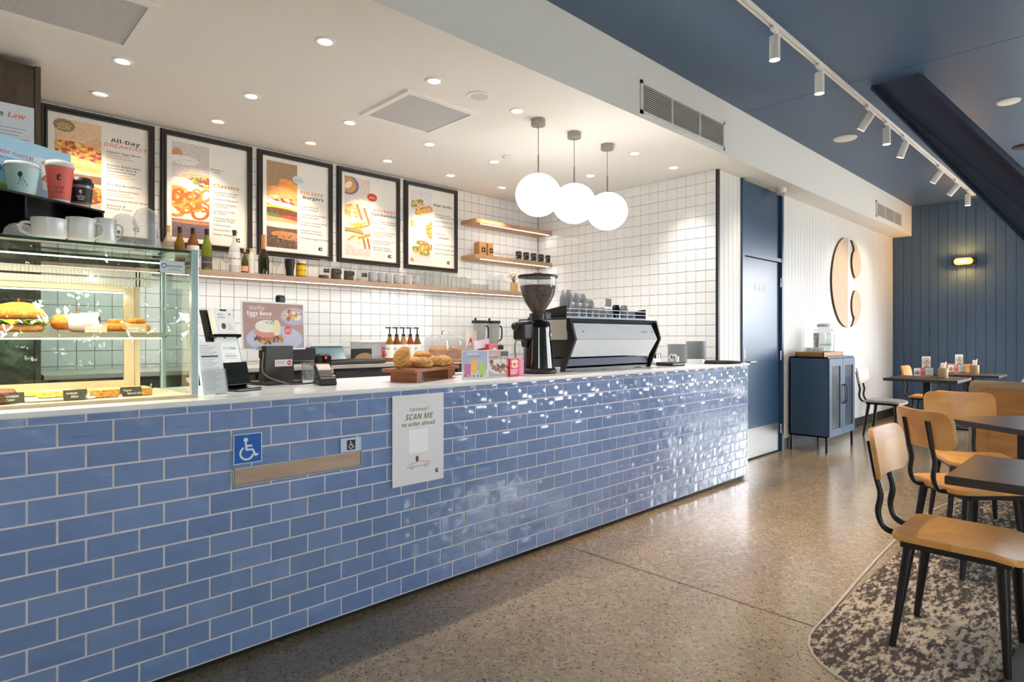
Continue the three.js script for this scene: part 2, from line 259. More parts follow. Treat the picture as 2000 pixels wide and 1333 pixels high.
{ // outside: paving, planting bed, trees
  struct('ground_paving', bb(-14, 24, -.2, -.13, ZB - 2, 16), col('#b9b2a6', .9));
  const leaf = new THREE.PlaneGeometry(.09, .2).rotateX(-.4), lm = [PHY({ color: '#6c8454', roughness: .6, transmission: .3, thickness: 0, side: THREE.DoubleSide }), PHY({ color: '#566f48', roughness: .6, transmission: .3, thickness: 0, side: THREE.DoubleSide })];
  const clump = (n, cx, cy0, cz, rx, ry, rz, m, parent) => {
    const im = new THREE.InstancedMesh(leaf, m, n), q = new THREE.Object3D();
    for (let i = 0; i < n; i++) { const a = rr(0, 6.28), b = Math.acos(rr(-1, 1)), r = Math.cbrt(rnd()); q.position.set(cx + rx * r * Math.sin(b) * Math.cos(a), cy0 + ry * r * Math.cos(b), cz + rz * r * Math.sin(b) * Math.sin(a)); q.rotation.set(rr(0, 6), rr(0, 6), rr(0, 6)); const s = rr(.7, 1.6); q.scale.set(s, s, s); q.updateMatrix(); im.setMatrixAt(i, q.matrix); }
    im.name = 'foliage'; im.userData.kind = 'stuff'; parent.add(im); return im;
  };
  const hedge = thing('hedge', 'leafy green hedge growing outside the shop front', 'hedge', [0, 0, 0]); hedge.userData.kind = 'stuff';
  for (let i = 0; i < 9; i++) clump(900, -3 + i * 1.6, .7, 6.4 + (i % 2) * .4, 1.1, .9, .6, lm[i % 2], hedge);
  [[-1.2, 7.2], [.7, 7.6], [2.6, 7.0], [4.6, 7.8], [6.6, 7.2], [9.4, 8.0]].forEach(([x, z], i) => {
    const t = thing('tree', 'slim leafy tree standing outside the shop front', 'tree', [x, -.13, z], 0, 'trees outside the shop front');
    mesh('trunk', rodBetween([0, 0, 0], [.1, 2.6, 0], .09, .05), col('#5e5042', .9), t); clump(2200, 0, 2.9, 0, 1.3, 1.5, 1.1, lm[i % 2], t);
  });
  const h2 = thing('hedge', 'leafy green hedge growing outside the far window', 'hedge'); h2.userData.kind = 'stuff'; for (let i = 0; i < 4; i++) clump(300, 13.6, .5, -.5 + i * 1.4, .6, .6, .9, lm[i % 2], h2);
}
{ // carpet inlay with curved corner
  const s = new THREE.Shape(); s.moveTo(2.66, 3.4); s.lineTo(2.36, .4); s.bezierCurveTo(2.3, -.2, 2.32, -.6, 2.42, -.78); s.bezierCurveTo(2.5, -.93, 2.62, -.975, 2.8, -.975); s.lineTo(5.6, -.985); s.lineTo(5.9, -.7); s.lineTo(5.9, 3.4);
  const g = new THREE.ExtrudeGeometry(s, { depth: .008, bevelEnabled: false, curveSegments: 24 }).rotateX(Math.PI / 2).translate(0, .008, 0);
  const c = thing('carpet', 'mottled grey and taupe carpet inlay under the dining tables', 'carpet'); mesh('pile', g, M.carpet, c);
  const pts = s.getPoints(24).slice(1, 54).map((p) => [p.x, .002, p.y]); mesh('edge_strip', tube(pts, .0075, 120, 6), M.carpetEdge, c);
}
{ // raking steel channel column
  const A = PY(1702.7, 167.8, CD), B = PY(1794, 144, CD), mA = A.m, mB = B.m;
  const end = (u, v, m) => { const d = ray(u, v); return new THREE.Vector3(d[0] * m, EYE + d[1] * m, d[2] * m); };
  const a0 = new THREE.Vector3(A.x, CD, A.z), b0 = new THREE.Vector3(B.x, CD, B.z), a1 = end(2060, 521.5, mA), b1 = end(2060, 392, mB), ax = a1.clone().sub(a0);
  const L = (CD) / -ax.y, a2 = a0.clone().addScaledVector(ax, L), b2 = b0.clone().addScaledVector(b1.clone().sub(b0), (CD) / -(b1.y - b0.y));
  const n = b0.clone().sub(a0).cross(ax).normalize(); if (n.z < 0) n.negate();
  const slab = (p, q, r, s2, t) => { const P = [p, q, r, s2], V = [], g = new THREE.BufferGeometry(); for (const k of P) V.push(k.x, k.y, k.z); for (const k of P) V.push(k.x - n.x * t, k.y - n.y * t, k.z - n.z * t); g.setAttribute('position', new THREE.Float32BufferAttribute(V, 3)); g.setIndex([0, 1, 2, 0, 2, 3, 4, 6, 5, 4, 7, 6, 0, 4, 5, 0, 5, 1, 1, 5, 6, 1, 6, 2, 2, 6, 7, 2, 7, 3, 3, 7, 4, 3, 4, 0]); const f = g.toNonIndexed(); f.computeVertexNormals(); f.setAttribute('uv', new THREE.Float32BufferAttribute(new Float32Array(72), 2)); return f; };
  const w = b0.clone().sub(a0).normalize(), o = (v, k) => v.clone().addScaledVector(w, k), f = (v) => v.clone().addScaledVector(n, .07);
  const t = thing('raking_column', 'dark navy steel channel column leaning down from the blue ceiling', 'column');
  mesh('web', slab(a0, b0, b2, a2, .014), M.navyDark, t); mesh('flange', slab(f(o(a0, .0)), f(o(a0, .014)), f(o(a2, .014)), f(o(a2, .0)), .12), M.navyDark, t); mesh('flange', slab(f(o(b0, -.014)), f(b0), f(b2), f(o(b2, -.014)), .12), M.navyDark, t);
}

// ---------- service counter ----------
const blueTiles = Array.from({ length: 8 }, (_, i) => tileGeo(.1515, .0755, .008, .0025, 6, 3, .00055, i * .21, i * .13));
const blueMats = ['#7890bd', '#738bb8', '#7d95c1', '#768ebb'].map((c) => PHY({ color: c, roughness: .09, clearcoat: .5, clearcoatRoughness: .04, bumpMap: glazeBump, bumpScale: .0038 }));
{
  const X0 = -1.2, X1 = 5.27, t = thing('service_counter', 'long service counter faced with glossy blue brick tiles', 'counter');
  mesh('body', bb(X0, X1 - .004, .03, 1.0, -3.1, ZC - .0025), M.groutB, t); mesh('kick_strip', bb(X0, X1 - .02, 0, .03, -3.05, ZC - .03), M.kick, t);
  mesh('end_trim', bb(X1 - .004, X1 + .002, .03, 1.0, ZC - .02, ZC + .002), M.steel, t);
  const list = []; for (let j = 0; j < 13; j++) { const h = j < 12; for (let i = 0; i < 43; i++) { const x = .697 + .0775 + (i - 12) * .155 + (j % 2 ? .0775 : 0), y = .032 + .0393 + j * .0785; if (x > X1 - .07 || x < -.45) continue; list.push([x, h ? y : .9875, ZC, j]); } }
  const cutR = []; list.sort((a, b) => a[0] - b[0]);
  layTiles(t, list.filter((p) => p[3] < 12), blueTiles, blueMats, 0);
  const half = tileGeo(.1515, .027, .008, .0025, 3, 1, .0004); for (const p of list.filter((q) => q[3] === 12)) { const o = new THREE.Mesh(half, blueMats[p[0] * 97 % 4 | 0]); o.name = 'tile'; o.position.set(p[0], .9855, ZC); t.add(o); }
  for (let j = 0; j < 12; j++) { const last = Math.max(...list.filter((p) => p[3] === j).map((p) => p[0])) + .0775, w = X1 - .006 - last; if (w > .02) { const o = new THREE.Mesh(tileGeo(w - .003, .0755, .008, .0025), blueMats[j % 4]); o.name = 'tile'; o.position.set(last + w / 2, .0713 + j * .0785, ZC); t.add(o); } }
  mesh('fold_out_shelf', bb(.863, 1.406, .68, .742, ZC - .01, ZC + .004), M.rail, t); mesh('shelf_surround', [bb(.855, 1.414, .742, .746, ZC - .01, ZC + .007), bb(.855, 1.414, .674, .678, ZC - .01, ZC + .007), bb(.855, .859, .674, .746, ZC - .01, ZC + .007), bb(1.41, 1.414, .674, .746, ZC - .01, ZC + .007)], M.alu, t);
  single('stone_worktop', rb(X1 + .03 - X0, .02, .72, .003, (X0 + X1 + .03) / 2, 1.01, -2.79), M.stone, 'pale polished stone worktop running along the tiled counter', 'worktop');
}
function wheelchair(g, w, h, fg) { const s = w / 100; g.strokeStyle = g.fillStyle = fg; g.lineWidth = 8 * s; g.lineCap = 'round'; g.lineJoin = 'round'; g.beginPath(); g.arc(42 * s, 16 * s, 9 * s, 0, 7); g.fill(); g.beginPath(); g.moveTo(42 * s, 28 * s); g.lineTo(45 * s, 55 * s); g.lineTo(68 * s, 55 * s); g.lineTo(80 * s, 80 * s); g.lineTo(88 * s, 76 * s); g.stroke(); g.beginPath(); g.moveTo(44 * s, 40 * s); g.lineTo(64 * s, 40 * s); g.stroke(); g.beginPath(); g.arc(46 * s, 68 * s, 25 * s, .35, 4.1); g.stroke(); }
single('accessibility_sign', bb(.857, .967, .759, .876, ZC + .002, ZC + .005), printed(128, 136, (g, w, h) => { g.fillStyle = '#dfe5ea'; g.fillRect(0, 0, w, h); g.fillStyle = '#1260b4'; g.fillRect(4, 4, w - 8, h - 8); g.translate(6, 10); wheelchair(g, 116, 116, '#eef2f6'); }), 'blue accessibility sign with white wheelchair symbol on tiled counter', 'sign', null, 0, null, true);
single('accessibility_sign', bb(1.309, 1.409, .747, .807, ZC + .002, ZC + .006), printed(160, 96, (g, w, h) => { g.fillStyle = '#c7d8ec'; g.fillRect(0, 0, w, h); g.fillStyle = '#15171d'; g.fillRect(48, 14, 66, 70); g.translate(52, 18); wheelchair(g, 60, 60, '#f2f2f2'); }), 'small pale sticker with black wheelchair symbol above wooden fold-out shelf', 'sign', null, 0, null, true);
function logoC(g, x, y, s, c) { g.fillStyle = c; g.beginPath(); g.ellipse(x, y, s * .42, s * .5, 0, Math.PI / 2, Math.PI * 1.5); g.fill(); for (const k of [-1, 1]) { g.beginPath(); g.ellipse(x + s * .22, y + k * s * .27, s * .15, s * .2, 0, 0, 7); g.fill(); } }
const txt = (g, s, x, y, size, c, font = 'sans-serif', st = '', align = 'left') => { g.font = `${st} ${size}px ${font}`; g.fillStyle = c; g.textAlign = align; g.fillText(s, x, y); };
{
  const t = thing('takeaway_notice', 'white paper takeaway notice taped to the blue tiled counter', 'notice', [1.722, .762, ZC + .006]);
  mesh('sheet', bx(.3, .43, .0015), M.paper, t);
  mesh('print', sheet(.3, .43, 0, 0, .0012), printed(420, 600, (g, w, h) => {
    g.fillStyle = '#efebec'; g.fillRect(0, 0, w, h); txt(g, 'Takeaway?', 210, 112, 34, '#6b6460', 'sans-serif', 'italic', 'center'); txt(g, 'SCAN ME', 210, 168, 52, '#8a6f4e', 'sans-serif', 'italic bold', 'center'); txt(g, 'to order ahead', 210, 212, 38, '#7c6c5c', 'sans-serif', 'bold', 'center');
    g.fillStyle = '#ffffff'; g.fillRect(132, 236, 156, 156); // the code on the white square is left out
    g.strokeStyle = '#3d3a38'; g.lineWidth = 2; g.beginPath(); g.moveTo(120, 482); g.quadraticCurveTo(150, 452, 190, 460); g.lineTo(225, 450); g.lineTo(250, 464); g.lineTo(300, 462); g.quadraticCurveTo(306, 480, 292, 484); g.lineTo(120, 488); g.closePath(); g.stroke();
    for (const x of [158, 272]) { g.beginPath(); g.arc(x, 486, 13, 0, 7); g.stroke(); } g.fillStyle = '#7a3526'; g.beginPath(); g.ellipse(196, 434, 12, 20, 0, 0, 7); g.fill(); logoC(g, 362, 536, 32, '#2a2a2a');
  }), t, true);
}

// ---------- menu boards on the back wall ----------
const food = { // painted flat print
  blob(g, x, y, rx, ry, c, a = 0) { g.fillStyle = c; g.beginPath(); g.ellipse(x, y, rx, ry, a, 0, 7); g.fill(); },
  scatter(g, x, y, rx, ry, n, cs, s0, s1) { for (let i = 0; i < n; i++) { const a = rr(0, 6.28), r = Math.sqrt(rnd()); food.blob(g, x + rx * r * Math.cos(a), y + ry * r * Math.sin(a), rr(s0, s1), rr(s0, s1) * .7, cs[rnd() * cs.length | 0], rr(0, 3)); } },
  stick(g, x, y, l, w, a, c) { g.save(); g.translate(x, y); g.rotate(a); g.fillStyle = c; g.beginPath(); g.roundRect(-l / 2, -w / 2, l, w, w * .4); g.fill(); g.restore(); },
};
function menuPrint(k) {
  return (g, w, h) => {
    g.fillStyle = '#f3f0ea'; g.fillRect(0, 0, w, h); g.save(); const X = 30, Y = 40, W = 210, Hh = h - 80; g.beginPath(); g.rect(X, Y, W, Hh); g.clip();
    const B = food.blob, S = food.scatter, K = food.stick;
    if (k === 0) { g.fillStyle = '#ecc9a6'; g.fillRect(X, Y, W, Hh); B(g, 120, 300, 180, 110, '#f0ddc4'); B(g, 110, 290, 160, 90, '#e9a94c'); S(g, 110, 285, 140, 75, 120, ['#f2c057', '#e48b3a', '#c4533a', '#f7dc86', '#9c4a64'], 6, 18); B(g, 180, 360, 120, 26, '#f2c98a', .2); B(g, 170, 400, 130, 20, '#e8b06a', .15); g.fillStyle = '#8a6247'; g.fillRect(X, 450, W, 60); g.fillStyle = '#e8c7b4'; g.fillRect(X, 510, W, 300); B(g, 150, 600, 110, 80, '#c23a26'); S(g, 150, 590, 100, 70, 50, ['#e0603a', '#f0a24c', '#7b2a20', '#5e7a34'], 8, 22); B(g, 220, 190, 60, 30, '#efb98e', -.4); }
    if (k === 1) { g.fillStyle = '#d8cfcd'; g.fillRect(X, Y, W, Hh); B(g, 60, 150, 30, 60, '#c98f62'); B(g, 90, 190, 90, 40, '#f2efec'); g.fillStyle = '#e6dcd4'; g.fillRect(X, 250, W, 80); B(g, 180, 350, 110, 60, '#e8b98a'); S(g, 190, 370, 80, 50, 70, ['#5f8a3a', '#8db356', '#c8402e', '#6b3a58', '#e06a3a'], 6, 20); B(g, 80, 380, 70, 44, '#f6f1e8'); B(g, 140, 560, 170, 170, '#efe6de'); for (let i = 0; i < 16; i++) { g.strokeStyle = ['#e8903a', '#d9772a', '#f0a850', '#c9661f'][i % 4]; g.lineWidth = rr(16, 26); g.beginPath(); g.ellipse(rr(40, 240), rr(450, 630), rr(30, 60), rr(24, 44), rr(0, 3), 0, 7); g.stroke(); } g.fillStyle = '#7d6a72'; g.fillRect(X, 700, W, 160); B(g, 150, 720, 140, 14, '#d08a5a'); }
    if (k === 2) { g.fillStyle = '#a98a6a'; g.fillRect(X, Y, W, Hh); B(g, 180, 240, 70, 40, '#f2a650', .5); B(g, 190, 280, 90, 34, '#e88f3c', .4); B(g, 150, 350, 150, 70, '#e3a35c', .25); S(g, 110, 410, 120, 40, 40, ['#b4352a', '#d8543a', '#f0c8a8'], 12, 26); B(g, 140, 445, 150, 24, '#f4ece4', .15); B(g, 140, 480, 150, 18, '#f0c24a', .1); B(g, 140, 515, 140, 34, '#6b4028', .08); B(g, 90, 555, 70, 18, '#4f7a3a', .3); B(g, 190, 570, 80, 26, '#d8472e', .1); B(g, 130, 605, 150, 34, '#e0b07a', .08); B(g, 140, 640, 180, 28, '#e6ddd2'); g.fillStyle = '#6b5240'; g.fillRect(X, 668, W, 260); B(g, 190, 740, 130, 40, '#c98a52', .1); S(g, 140, 800, 120, 70, 40, ['#5a4636', '#8a6a4e', '#4a3a30'], 5, 14); }
    if (k === 3) { g.fillStyle = '#e9d9d2'; g.fillRect(X, Y, W, Hh); B(g, 60, 130, 85, 100, '#75759a'); B(g, 55, 130, 68, 84, '#d39a58'); B(g, 60, 130, 24, 44, '#f3e4cc', .5); B(g, 170, 520, 190, 260, '#f6f0ea'); B(g, 170, 520, 170, 235, '#efdcc8'); S(g, 90, 400, 70, 60, 40, ['#eab460', '#f0cb88', '#d99640'], 14, 26); for (let i = 0; i < 4; i++) K(g, 150 + i * 30, 400 + i * 14, 170, 20, 1.3, i % 2 ? '#f3e0c2' : '#c27a42'); for (let i = 0; i < 16; i++) K(g, rr(90, 250), rr(480, 690), rr(90, 150), 17, rr(-.9, -.2), ['#f0a63a', '#e8932c', '#f5b854'][i % 3]); B(g, 90, 600, 90, 26, '#d99a5a', .1); B(g, 90, 620, 90, 14, '#6d8a3e', .1); B(g, 90, 635, 90, 16, '#f0dcc0', .1); for (let i = 0; i < 4; i++) K(g, 190 + i * 18, 720, 120, 16, 1.4, i % 2 ? '#f6ead8' : '#b8703c'); K(g, 100, 830, 180, 8, 1.2, '#d6c4bc'); }
    if (k === 4) { g.fillStyle = '#ece6ea'; g.fillRect(X, Y, W, Hh); for (const [x, y, a, r] of [[95, 190, -.7, 70], [140, 270, -.6, 80], [170, 660, .35, 90], [130, 730, .35, 90]]) { B(g, x, y + 10, r * 1.1, r * .6, '#f0d2b0', a); B(g, x, y, r, r * .45, '#8aa04a', a); S(g, x, y, r * .85, r * .38, 50, ['#f0a23c', '#e06a2c', '#f5c860', '#f4ece0', '#b83a2a'], 6, 14); } B(g, 250, 480, 90, 120, '#d8c8d0'); B(g, 255, 480, 76, 106, '#e0b45a'); S(g, 245, 480, 66, 92, 80, ['#d8823a', '#9ab04c', '#e8cc70', '#a8506a'], 5, 13); B(g, 40, 430, 22, 44, '#f2bf62'); B(g, 40, 850, 22, 34, '#e89a3a'); }
    for (let i = 0; i < 700; i++) { g.fillStyle = i % 2 ? 'rgba(255,244,220,.16)' : 'rgba(84,40,14,.14)'; g.beginPath(); g.ellipse(rr(X, X + W), rr(Y, Y + Hh), rr(2, 9), rr(1, 4), rr(0, 3), 0, 7); g.fill(); }
    g.restore(); const L = (s, y, c = '#7d756a', sz = 20) => txt(g, s, 264, y, sz, c, 'sans-serif', 'bold');
    const head = (a, ca, b, cb, y, xa, xb) => { txt(g, a, xa, y, 42, ca, 'sans-serif', 'bold'); if (b) txt(g, b, xb, y + 42, 42, cb, 'sans-serif', k === 0 ? 'italic' : 'bold'); };
    const badge = (x, y, r, c, lines, tc) => { g.fillStyle = c; g.beginPath(); for (let i = 0; i <= 48; i++) { const a = i / 48 * 6.2832, q = r * (1 + .05 * Math.cos(a * 12)); g.lineTo(x + q * Math.cos(a), y + q * Math.sin(a)); } g.fill(); lines.forEach((s, i) => txt(g, s, x, y - lines.length * 6 + 12 + i * 14, 12, tc, 'sans-serif', 'bold', 'center')); };
    if (k === 0) { badge(72, 92, 48, '#9c8058', ['Ask us', 'about Build', 'Your Own', 'Breakfast'], '#efe6d6'); head('All-Day', '#38383c', 'BREAKFAST', '#e0705c', 150, 284, 246); [['Classic Eggs Bene', 240], ['Potato Rosti with', 345], ['Smashed Avo &', 368], ['Crumbled Feta', 391], ['TCC Big Breakfast', 500], ['Open Omelettes', 545], ['Sweetcorn Rosti Stack', 622], ['Banana &', 668], ['French Toast', 691]].forEach(([s, y]) => L(s, y)); for (const y of [262, 282, 414, 434, 566, 584]) { g.fillStyle = '#e7b7a6'; g.fillRect(264, y - 8, 100 + y % 50, 6); } }
    if (k === 1) { txt(g, 'Always a', 246, 232, 18, '#8d8578', 'sans-serif', 'bold'); txt(g, 'rave!', 262, 254, 18, '#8d8578', 'sans-serif', 'bold'); head('Classics', '#bf8c4c', '', '', 380, 262); ['Southern Fried', 'Chicken Strips', '', 'Seafood Basket', '', 'Lemon Pepper', 'Calamari', '', 'Tempura Fish', '& Chips', '', 'Cheesy Bacon', 'Loaded Chips', '', 'Curly Fries', '', 'Seasoned Chips', '', 'Onion Rings'].forEach((s, i) => L(s, 428 + i * 21)); }
    if (k === 2) { badge(248, 180, 40, '#dce3e6', ['Make it a', 'BIG Combo'], '#8b8f92'); head('BIG BITE', '#e79a5e', 'Burgers', '#46423e', 310, 256, 276); ['Angus Beef &', 'Bacon Burger', '', 'Double Stack Angus', 'Cheeseburger', '', 'Crispy Chicken Strip', '& Bacon Burger', '', 'Korean Chicken', 'Schnitzel Burger', '', 'Loaded Veggie Burger'].forEach((s, i) => L(s, 436 + i * 26)); }
    if (k === 3) { badge(256, 220, 42, '#dd4a30', ['Make it', 'GOURMET'], '#fbe6de'); head('GOURMET', '#e88a78', 'Sandwiches', '#4a4440', 366, 262, 250); ['Free Range Chicken &', 'Bacon Club Sandwich', '', 'Classic BLT', '', 'Southern Fried BBQ', 'Chicken & Cheese', 'Ciabatta', '', 'Creamy Chicken &', 'Avocado Panini', '', 'Beetroot Veggie', 'Chicken Ciabatta'].forEach((s, i) => L(s, 470 + i * 24)); }
    if (k === 4) { badge(206, 236, 40, '#d99a62', ['Try our', 'tacos'], '#f8ecd8'); head('Flat Grills', '#3c3c40', '& TACOS', '#eadfd4', 190, 252, 280); ['Chicken, Bacon &', 'Camembert Flat Grill', '', 'Beef & Cheese Taco', '', 'Fried Chicken Tacos'].forEach((s, i) => L(s, 290 + i * 26)); txt(g, 'FRESH', 262, 520, 36, '#eb8a7e', 'sans-serif', 'bold'); txt(g, 'Salads', 300, 562, 36, '#46423e', 'sans-serif', 'bold'); ['Caesar Chicken Salad', '', 'Roasted Pumpkin Salad', '', 'Warm Thai Beef Salad'].forEach((s, i) => L(s, 640 + i * 26)); }
    logoC(g, w - 60, h - 66, 40, '#2b2b2b');
  };
}
['pizza and breakfast menu board headed All-Day Breakfast', 'menu board headed Classics with onion rings photo', 'menu board headed Big Bite Burgers with burger photo', 'menu board headed Gourmet Sandwiches with fries photo', 'menu board headed Flat Grills and Fresh Salads'].forEach((l, k) => {
  const w = .675, h = .877, x = [.55, 1.262, 1.977, 2.694, 3.417][k], t = thing('menu_board', 'framed ' + l, 'menu board', [x + w / 2, 2.374, ZB], 0, 'menu boards on the tiled back wall'), f = .042;
  const prof = shape([[0, 0], [0, .018], [.008, .03], [.02, .026], [.03, .034], [.04, .03], [f, .02], [f, 0]]); // outer edge to inner edge, depth
  const side = (L) => { const g = new THREE.ExtrudeGeometry(prof, { depth: L, bevelEnabled: false }); return g; };
  const piece = (L, along, a, px, py) => { // mitred piece: profile x runs inward
    const g = side(L).translate(0, 0, -L / 2), p = g.attributes.position; for (let i = 0; i < p.count; i++) { const z = p.getZ(i); p.setZ(i, z > 0 ? z - p.getX(i) : z + p.getX(i)); }
    g.applyMatrix4(new THREE.Matrix4().makeBasis(new THREE.Vector3(0, 1, 0), new THREE.Vector3(0, 0, 1), new THREE.Vector3(1, 0, 0))); g.computeVertexNormals(); return g.rotateZ(a).translate(px, py, 0);
  };
  const fm = col('#2b2522', .32);
  mesh('frame', [piece(w, 0, 0, 0, -h / 2), piece(w, 0, Math.PI, 0, h / 2), piece(h, 0, Math.PI / 2, w / 2, 0), piece(h, 0, -Math.PI / 2, -w / 2, 0)], fm, t);
  mesh('backing', bx(w - .03, h - .03, .008, 0, 0, .004), M.black, t); mesh('print', sheet(w - .08, h - .08, 0, 0, .0105), printed(512, 690, (g, a, b) => { g.scale(512 / 470, 690 / 900); menuPrint(k)(g, 470, 900); }), t, true);
});

// ---------- ceiling fittings ----------
{
  const rows = [[-3.02, [1.535, 2.254, 2.967, 4.378, 5.004]], [-4.04, [.813, 1.535, 2.246, 2.966, 3.68]], [-4.69, [.818, 1.54, 2.253, 2.976, 3.685, 4.376]]]; let first;
  rows.push([-3.74, [4.674]], [-3.02, [.1, -.9]], [-4.04, [-.3]]);
  rows.forEach(([z, xs], r) => xs.forEach((x) => {
    const wall = z === -4.69, lab = wall ? 'round tilted downlight close to the tiled back wall' : 'round white downlight glowing in the pale kitchen ceiling';
    const t = thing('downlight', lab, 'light', [x, CK, z], 0, wall ? 'downlights washing the menu boards' : 'downlights over the kitchen');
    mesh('rim', lathe([[.03, .002], [.034, -.004], [.05, -.007], [.056, -.003], [.056, .002]]), M.white, t);
    const g = new THREE.CylinderGeometry(.034, .034, .004, 24); if (wall) g.rotateX(.3); mesh('lens', g.translate(0, -.004, 0), M.lamp, t);
    if (wall) spot(t, [0, -.015, 0], [0, -1.0, -.42], 3, .62, WARM, .55); else spot(t, [0, -.015, 0], [0, -1.5, 0], 5, .8, NEUTRAL, .8);
  }));
  const vent = (x, z, lab) => { // perforated return-air panel
    const t = thing('ceiling_vent', lab, 'vent', [x, CK, z]); const s = .3, f = .04;
    mesh('frame', [bb(-s, s, -.012, 0, -s, -s + f), bb(-s, s, -.012, 0, s - f, s), bb(-s, -s + f, -.012, 0, -s + f, s - f), bb(s - f, s, -.012, 0, -s + f, s - f)], M.white, t); mesh('backing', bb(-s + f, s - f, -.003, 0, -s + f, s - f), col('#55575a', .8), t);
    const bars = []; for (let i = 0; i < 53; i++) { const q = -.26 + i * .01; bars.push(bb(q - .0028, q + .0028, -.007, -.003, -.26, .26), bb(-.26, .26, -.0075, -.0035, q - .0028, q + .0028)); } const m = mesh('mesh_grid', bars, col('#c9c9c8', .5, {}), t); m.userData.kind = 'stuff';
  };
  vent(2.51, -3.54, 'square perforated air vent between downlights and menu boards'); vent(.505, -3.535, 'square perforated air vent above the food display case');
  const sp = thing('ceiling_speaker', 'round white speaker grille in the pale kitchen ceiling', 'speaker', [2.61, CK, -3.01]); mesh('rim', lathe([[.06, 0], [.062, -.006], [.085, -.006], [.088, 0]]), M.white, sp); mesh('grille', cy(.062, .062, .004, 0, -.005, 0), col('#d2d1cd', .8), sp);
  single('smoke_detector', lathe([[0, -.03], [.035, -.028], [.05, -.012], [.055, 0]]), M.white, 'small white smoke detector dome on kitchen ceiling', 'detector', [3.66, CK, -3.83]);
  single('ceiling_speaker', lathe([[0, -.012], [.1, -.012], [.11, -.004], [.11, 0]]), M.white, 'flat white round speaker in blue ceiling beside white bulkhead', 'speaker', [6.78, CD, -2.11]);
  single('ceiling_disc', lathe([[0, -.012], [.08, -.012], [.085, 0]]), M.white, 'small white disc in blue ceiling past the raking column', 'detector', [6.73, CD, -.8]);
  single('ceiling_disc', lathe([[0, -.02], [.1, -.018], [.11, 0]]), M.dark, 'dark round disc in blue ceiling past the raking column', 'speaker', [8.44, CD, -.87]);
  const cam = thing('security_camera', 'white dome security camera above the blue door', 'camera', [6.53, CK, -2.66]); mesh('housing', lathe([[0, -.07], [.03, -.068], [.05, -.04], [.055, 0]]), M.white, cam); mesh('eyeball', sph(.03, 0, -.06, .02), M.ceramicGrey, cam);
  // pendants
  [3.2, 3.602, 4.02].forEach((x, i) => {
    const t = thing('pendant_lamp', ['opal globe pendant nearest the menu boards over coffee grinder', 'opal globe pendant hanging between the other two globes', 'opal globe pendant nearest the tiled end wall'][i], 'lamp', [x, CK, -3.04], 0, 'globe pendants over the coffee machine');
    mesh('canopy', lathe([[0, -.045], [.05, -.045], [.053, -.04], [.053, 0]]), M.brushed, t); mesh('cord', cy(.003, .003, .22, 0, -.26, 0, 8), col('#8d8a84', .5), t); mesh('stem', cy(.006, .006, .14, 0, -.4, 0, 10), M.brushed, t);
    mesh('globe', sph(.166, 0, -.548, 0, 1, .93, 1, 40), M.globe, t, true); const p = new THREE.PointLight(NEUTRAL, .8); p.position.set(0, -.548, 0); p.castShadow = true; p.shadow.radius = 5; p.name = 'light'; t.add(p);
  });
  // wall grilles
  const grille = (x0, x1, y0, y1, lab) => { const t = thing('air_grille', lab, 'vent', [x0, y0, -2.5]); const w = x1 - x0, h = y1 - y0, n = 12; mesh('frame', [bb(0, w, 0, .025, 0, .012), bb(0, w, h - .025, h, 0, .012), bb(0, .025, 0, h, 0, .012), bb(w - .025, w, 0, h, 0, .012)], M.white, t); mesh('backing', bb(.02, w - .02, .02, h - .02, 0, .002), col('#6c6b68', .8), t);
    for (const k of [1, 2]) mesh('divider', bb(w * k / 3 - .006, w * k / 3 + .006, .02, h - .02, 0, .012), M.white, t); for (let i = 0; i < n; i++) mesh('louvre', bx(w - .05, .003, .016).rotateX(.5).translate(w / 2, .03 + (h - .06) * (i + .5) / n, .008), M.white, t); };
  grille(3.69, 4.95, 2.86, 3.1, 'long louvred air grille on the white bulkhead nearer the pendants'); grille(9.25, 10.5, 2.88, 3.1, 'louvred air grille on the white bulkhead near blue wall');
  // track and spots
  const tk = thing('light_track', 'white lighting track fixed along the blue ceiling', 'track', [0, 3.262, -1.66]); mesh('rail', [bb(2.2, 10.78, 0, .028, -.018, -.012), bb(2.2, 10.78, 0, .028, .012, .018), bb(2.2, 10.78, .012, .028, -.012, .012)], M.white, tk);
  const heads = [[2.9, 0], [3.98, 0], [4.77, 0], [5.93, 1], [6.48, 0], [7.08, .55], [8.58, 1], [9.5, 1.1], [10.3, 0]];
  heads.forEach(([x, k]) => {
    const t = thing('track_spotlight', k ? 'white cylinder track spotlight tilted towards the white wall' : 'white cylinder track spotlight hanging straight down from track', 'light', [x, 3.262, -1.66], 0, k ? 'tilted track spotlights' : 'straight track spotlights');
    mesh('adapter', [bb(-.04, .04, -.018, 0, -.014, .014), cy(.005, .005, .09, 0, -.105, .0, 8), sph(.008, -.032, -.1, 0)], M.white, t);
    const a = k * .62, R = (g) => g.rotateX(a).translate(0, -.1, 0); mesh('can', R(new THREE.CylinderGeometry(.033, .033, .15, 24, 1, true).translate(0, -.03, 0)), MAT({ color: '#f1efea', roughness: .6, side: THREE.DoubleSide }), t); mesh('cap', R(new THREE.CylinderGeometry(.033, .033, .004, 24).translate(0, .045, 0)), M.white, t); mesh('lens', R(new THREE.CylinderGeometry(.031, .031, .004, 24).translate(0, -.098, 0)), M.lamp, t);
    const dy = -Math.cos(a), dz = -Math.sin(a); spot(t, [0, -.1 + .106 * dy, .106 * dz], [0, -.1 + 2 * dy, 2 * dz], k ? 4 : 18, .5, WARM, .6);
  });
}

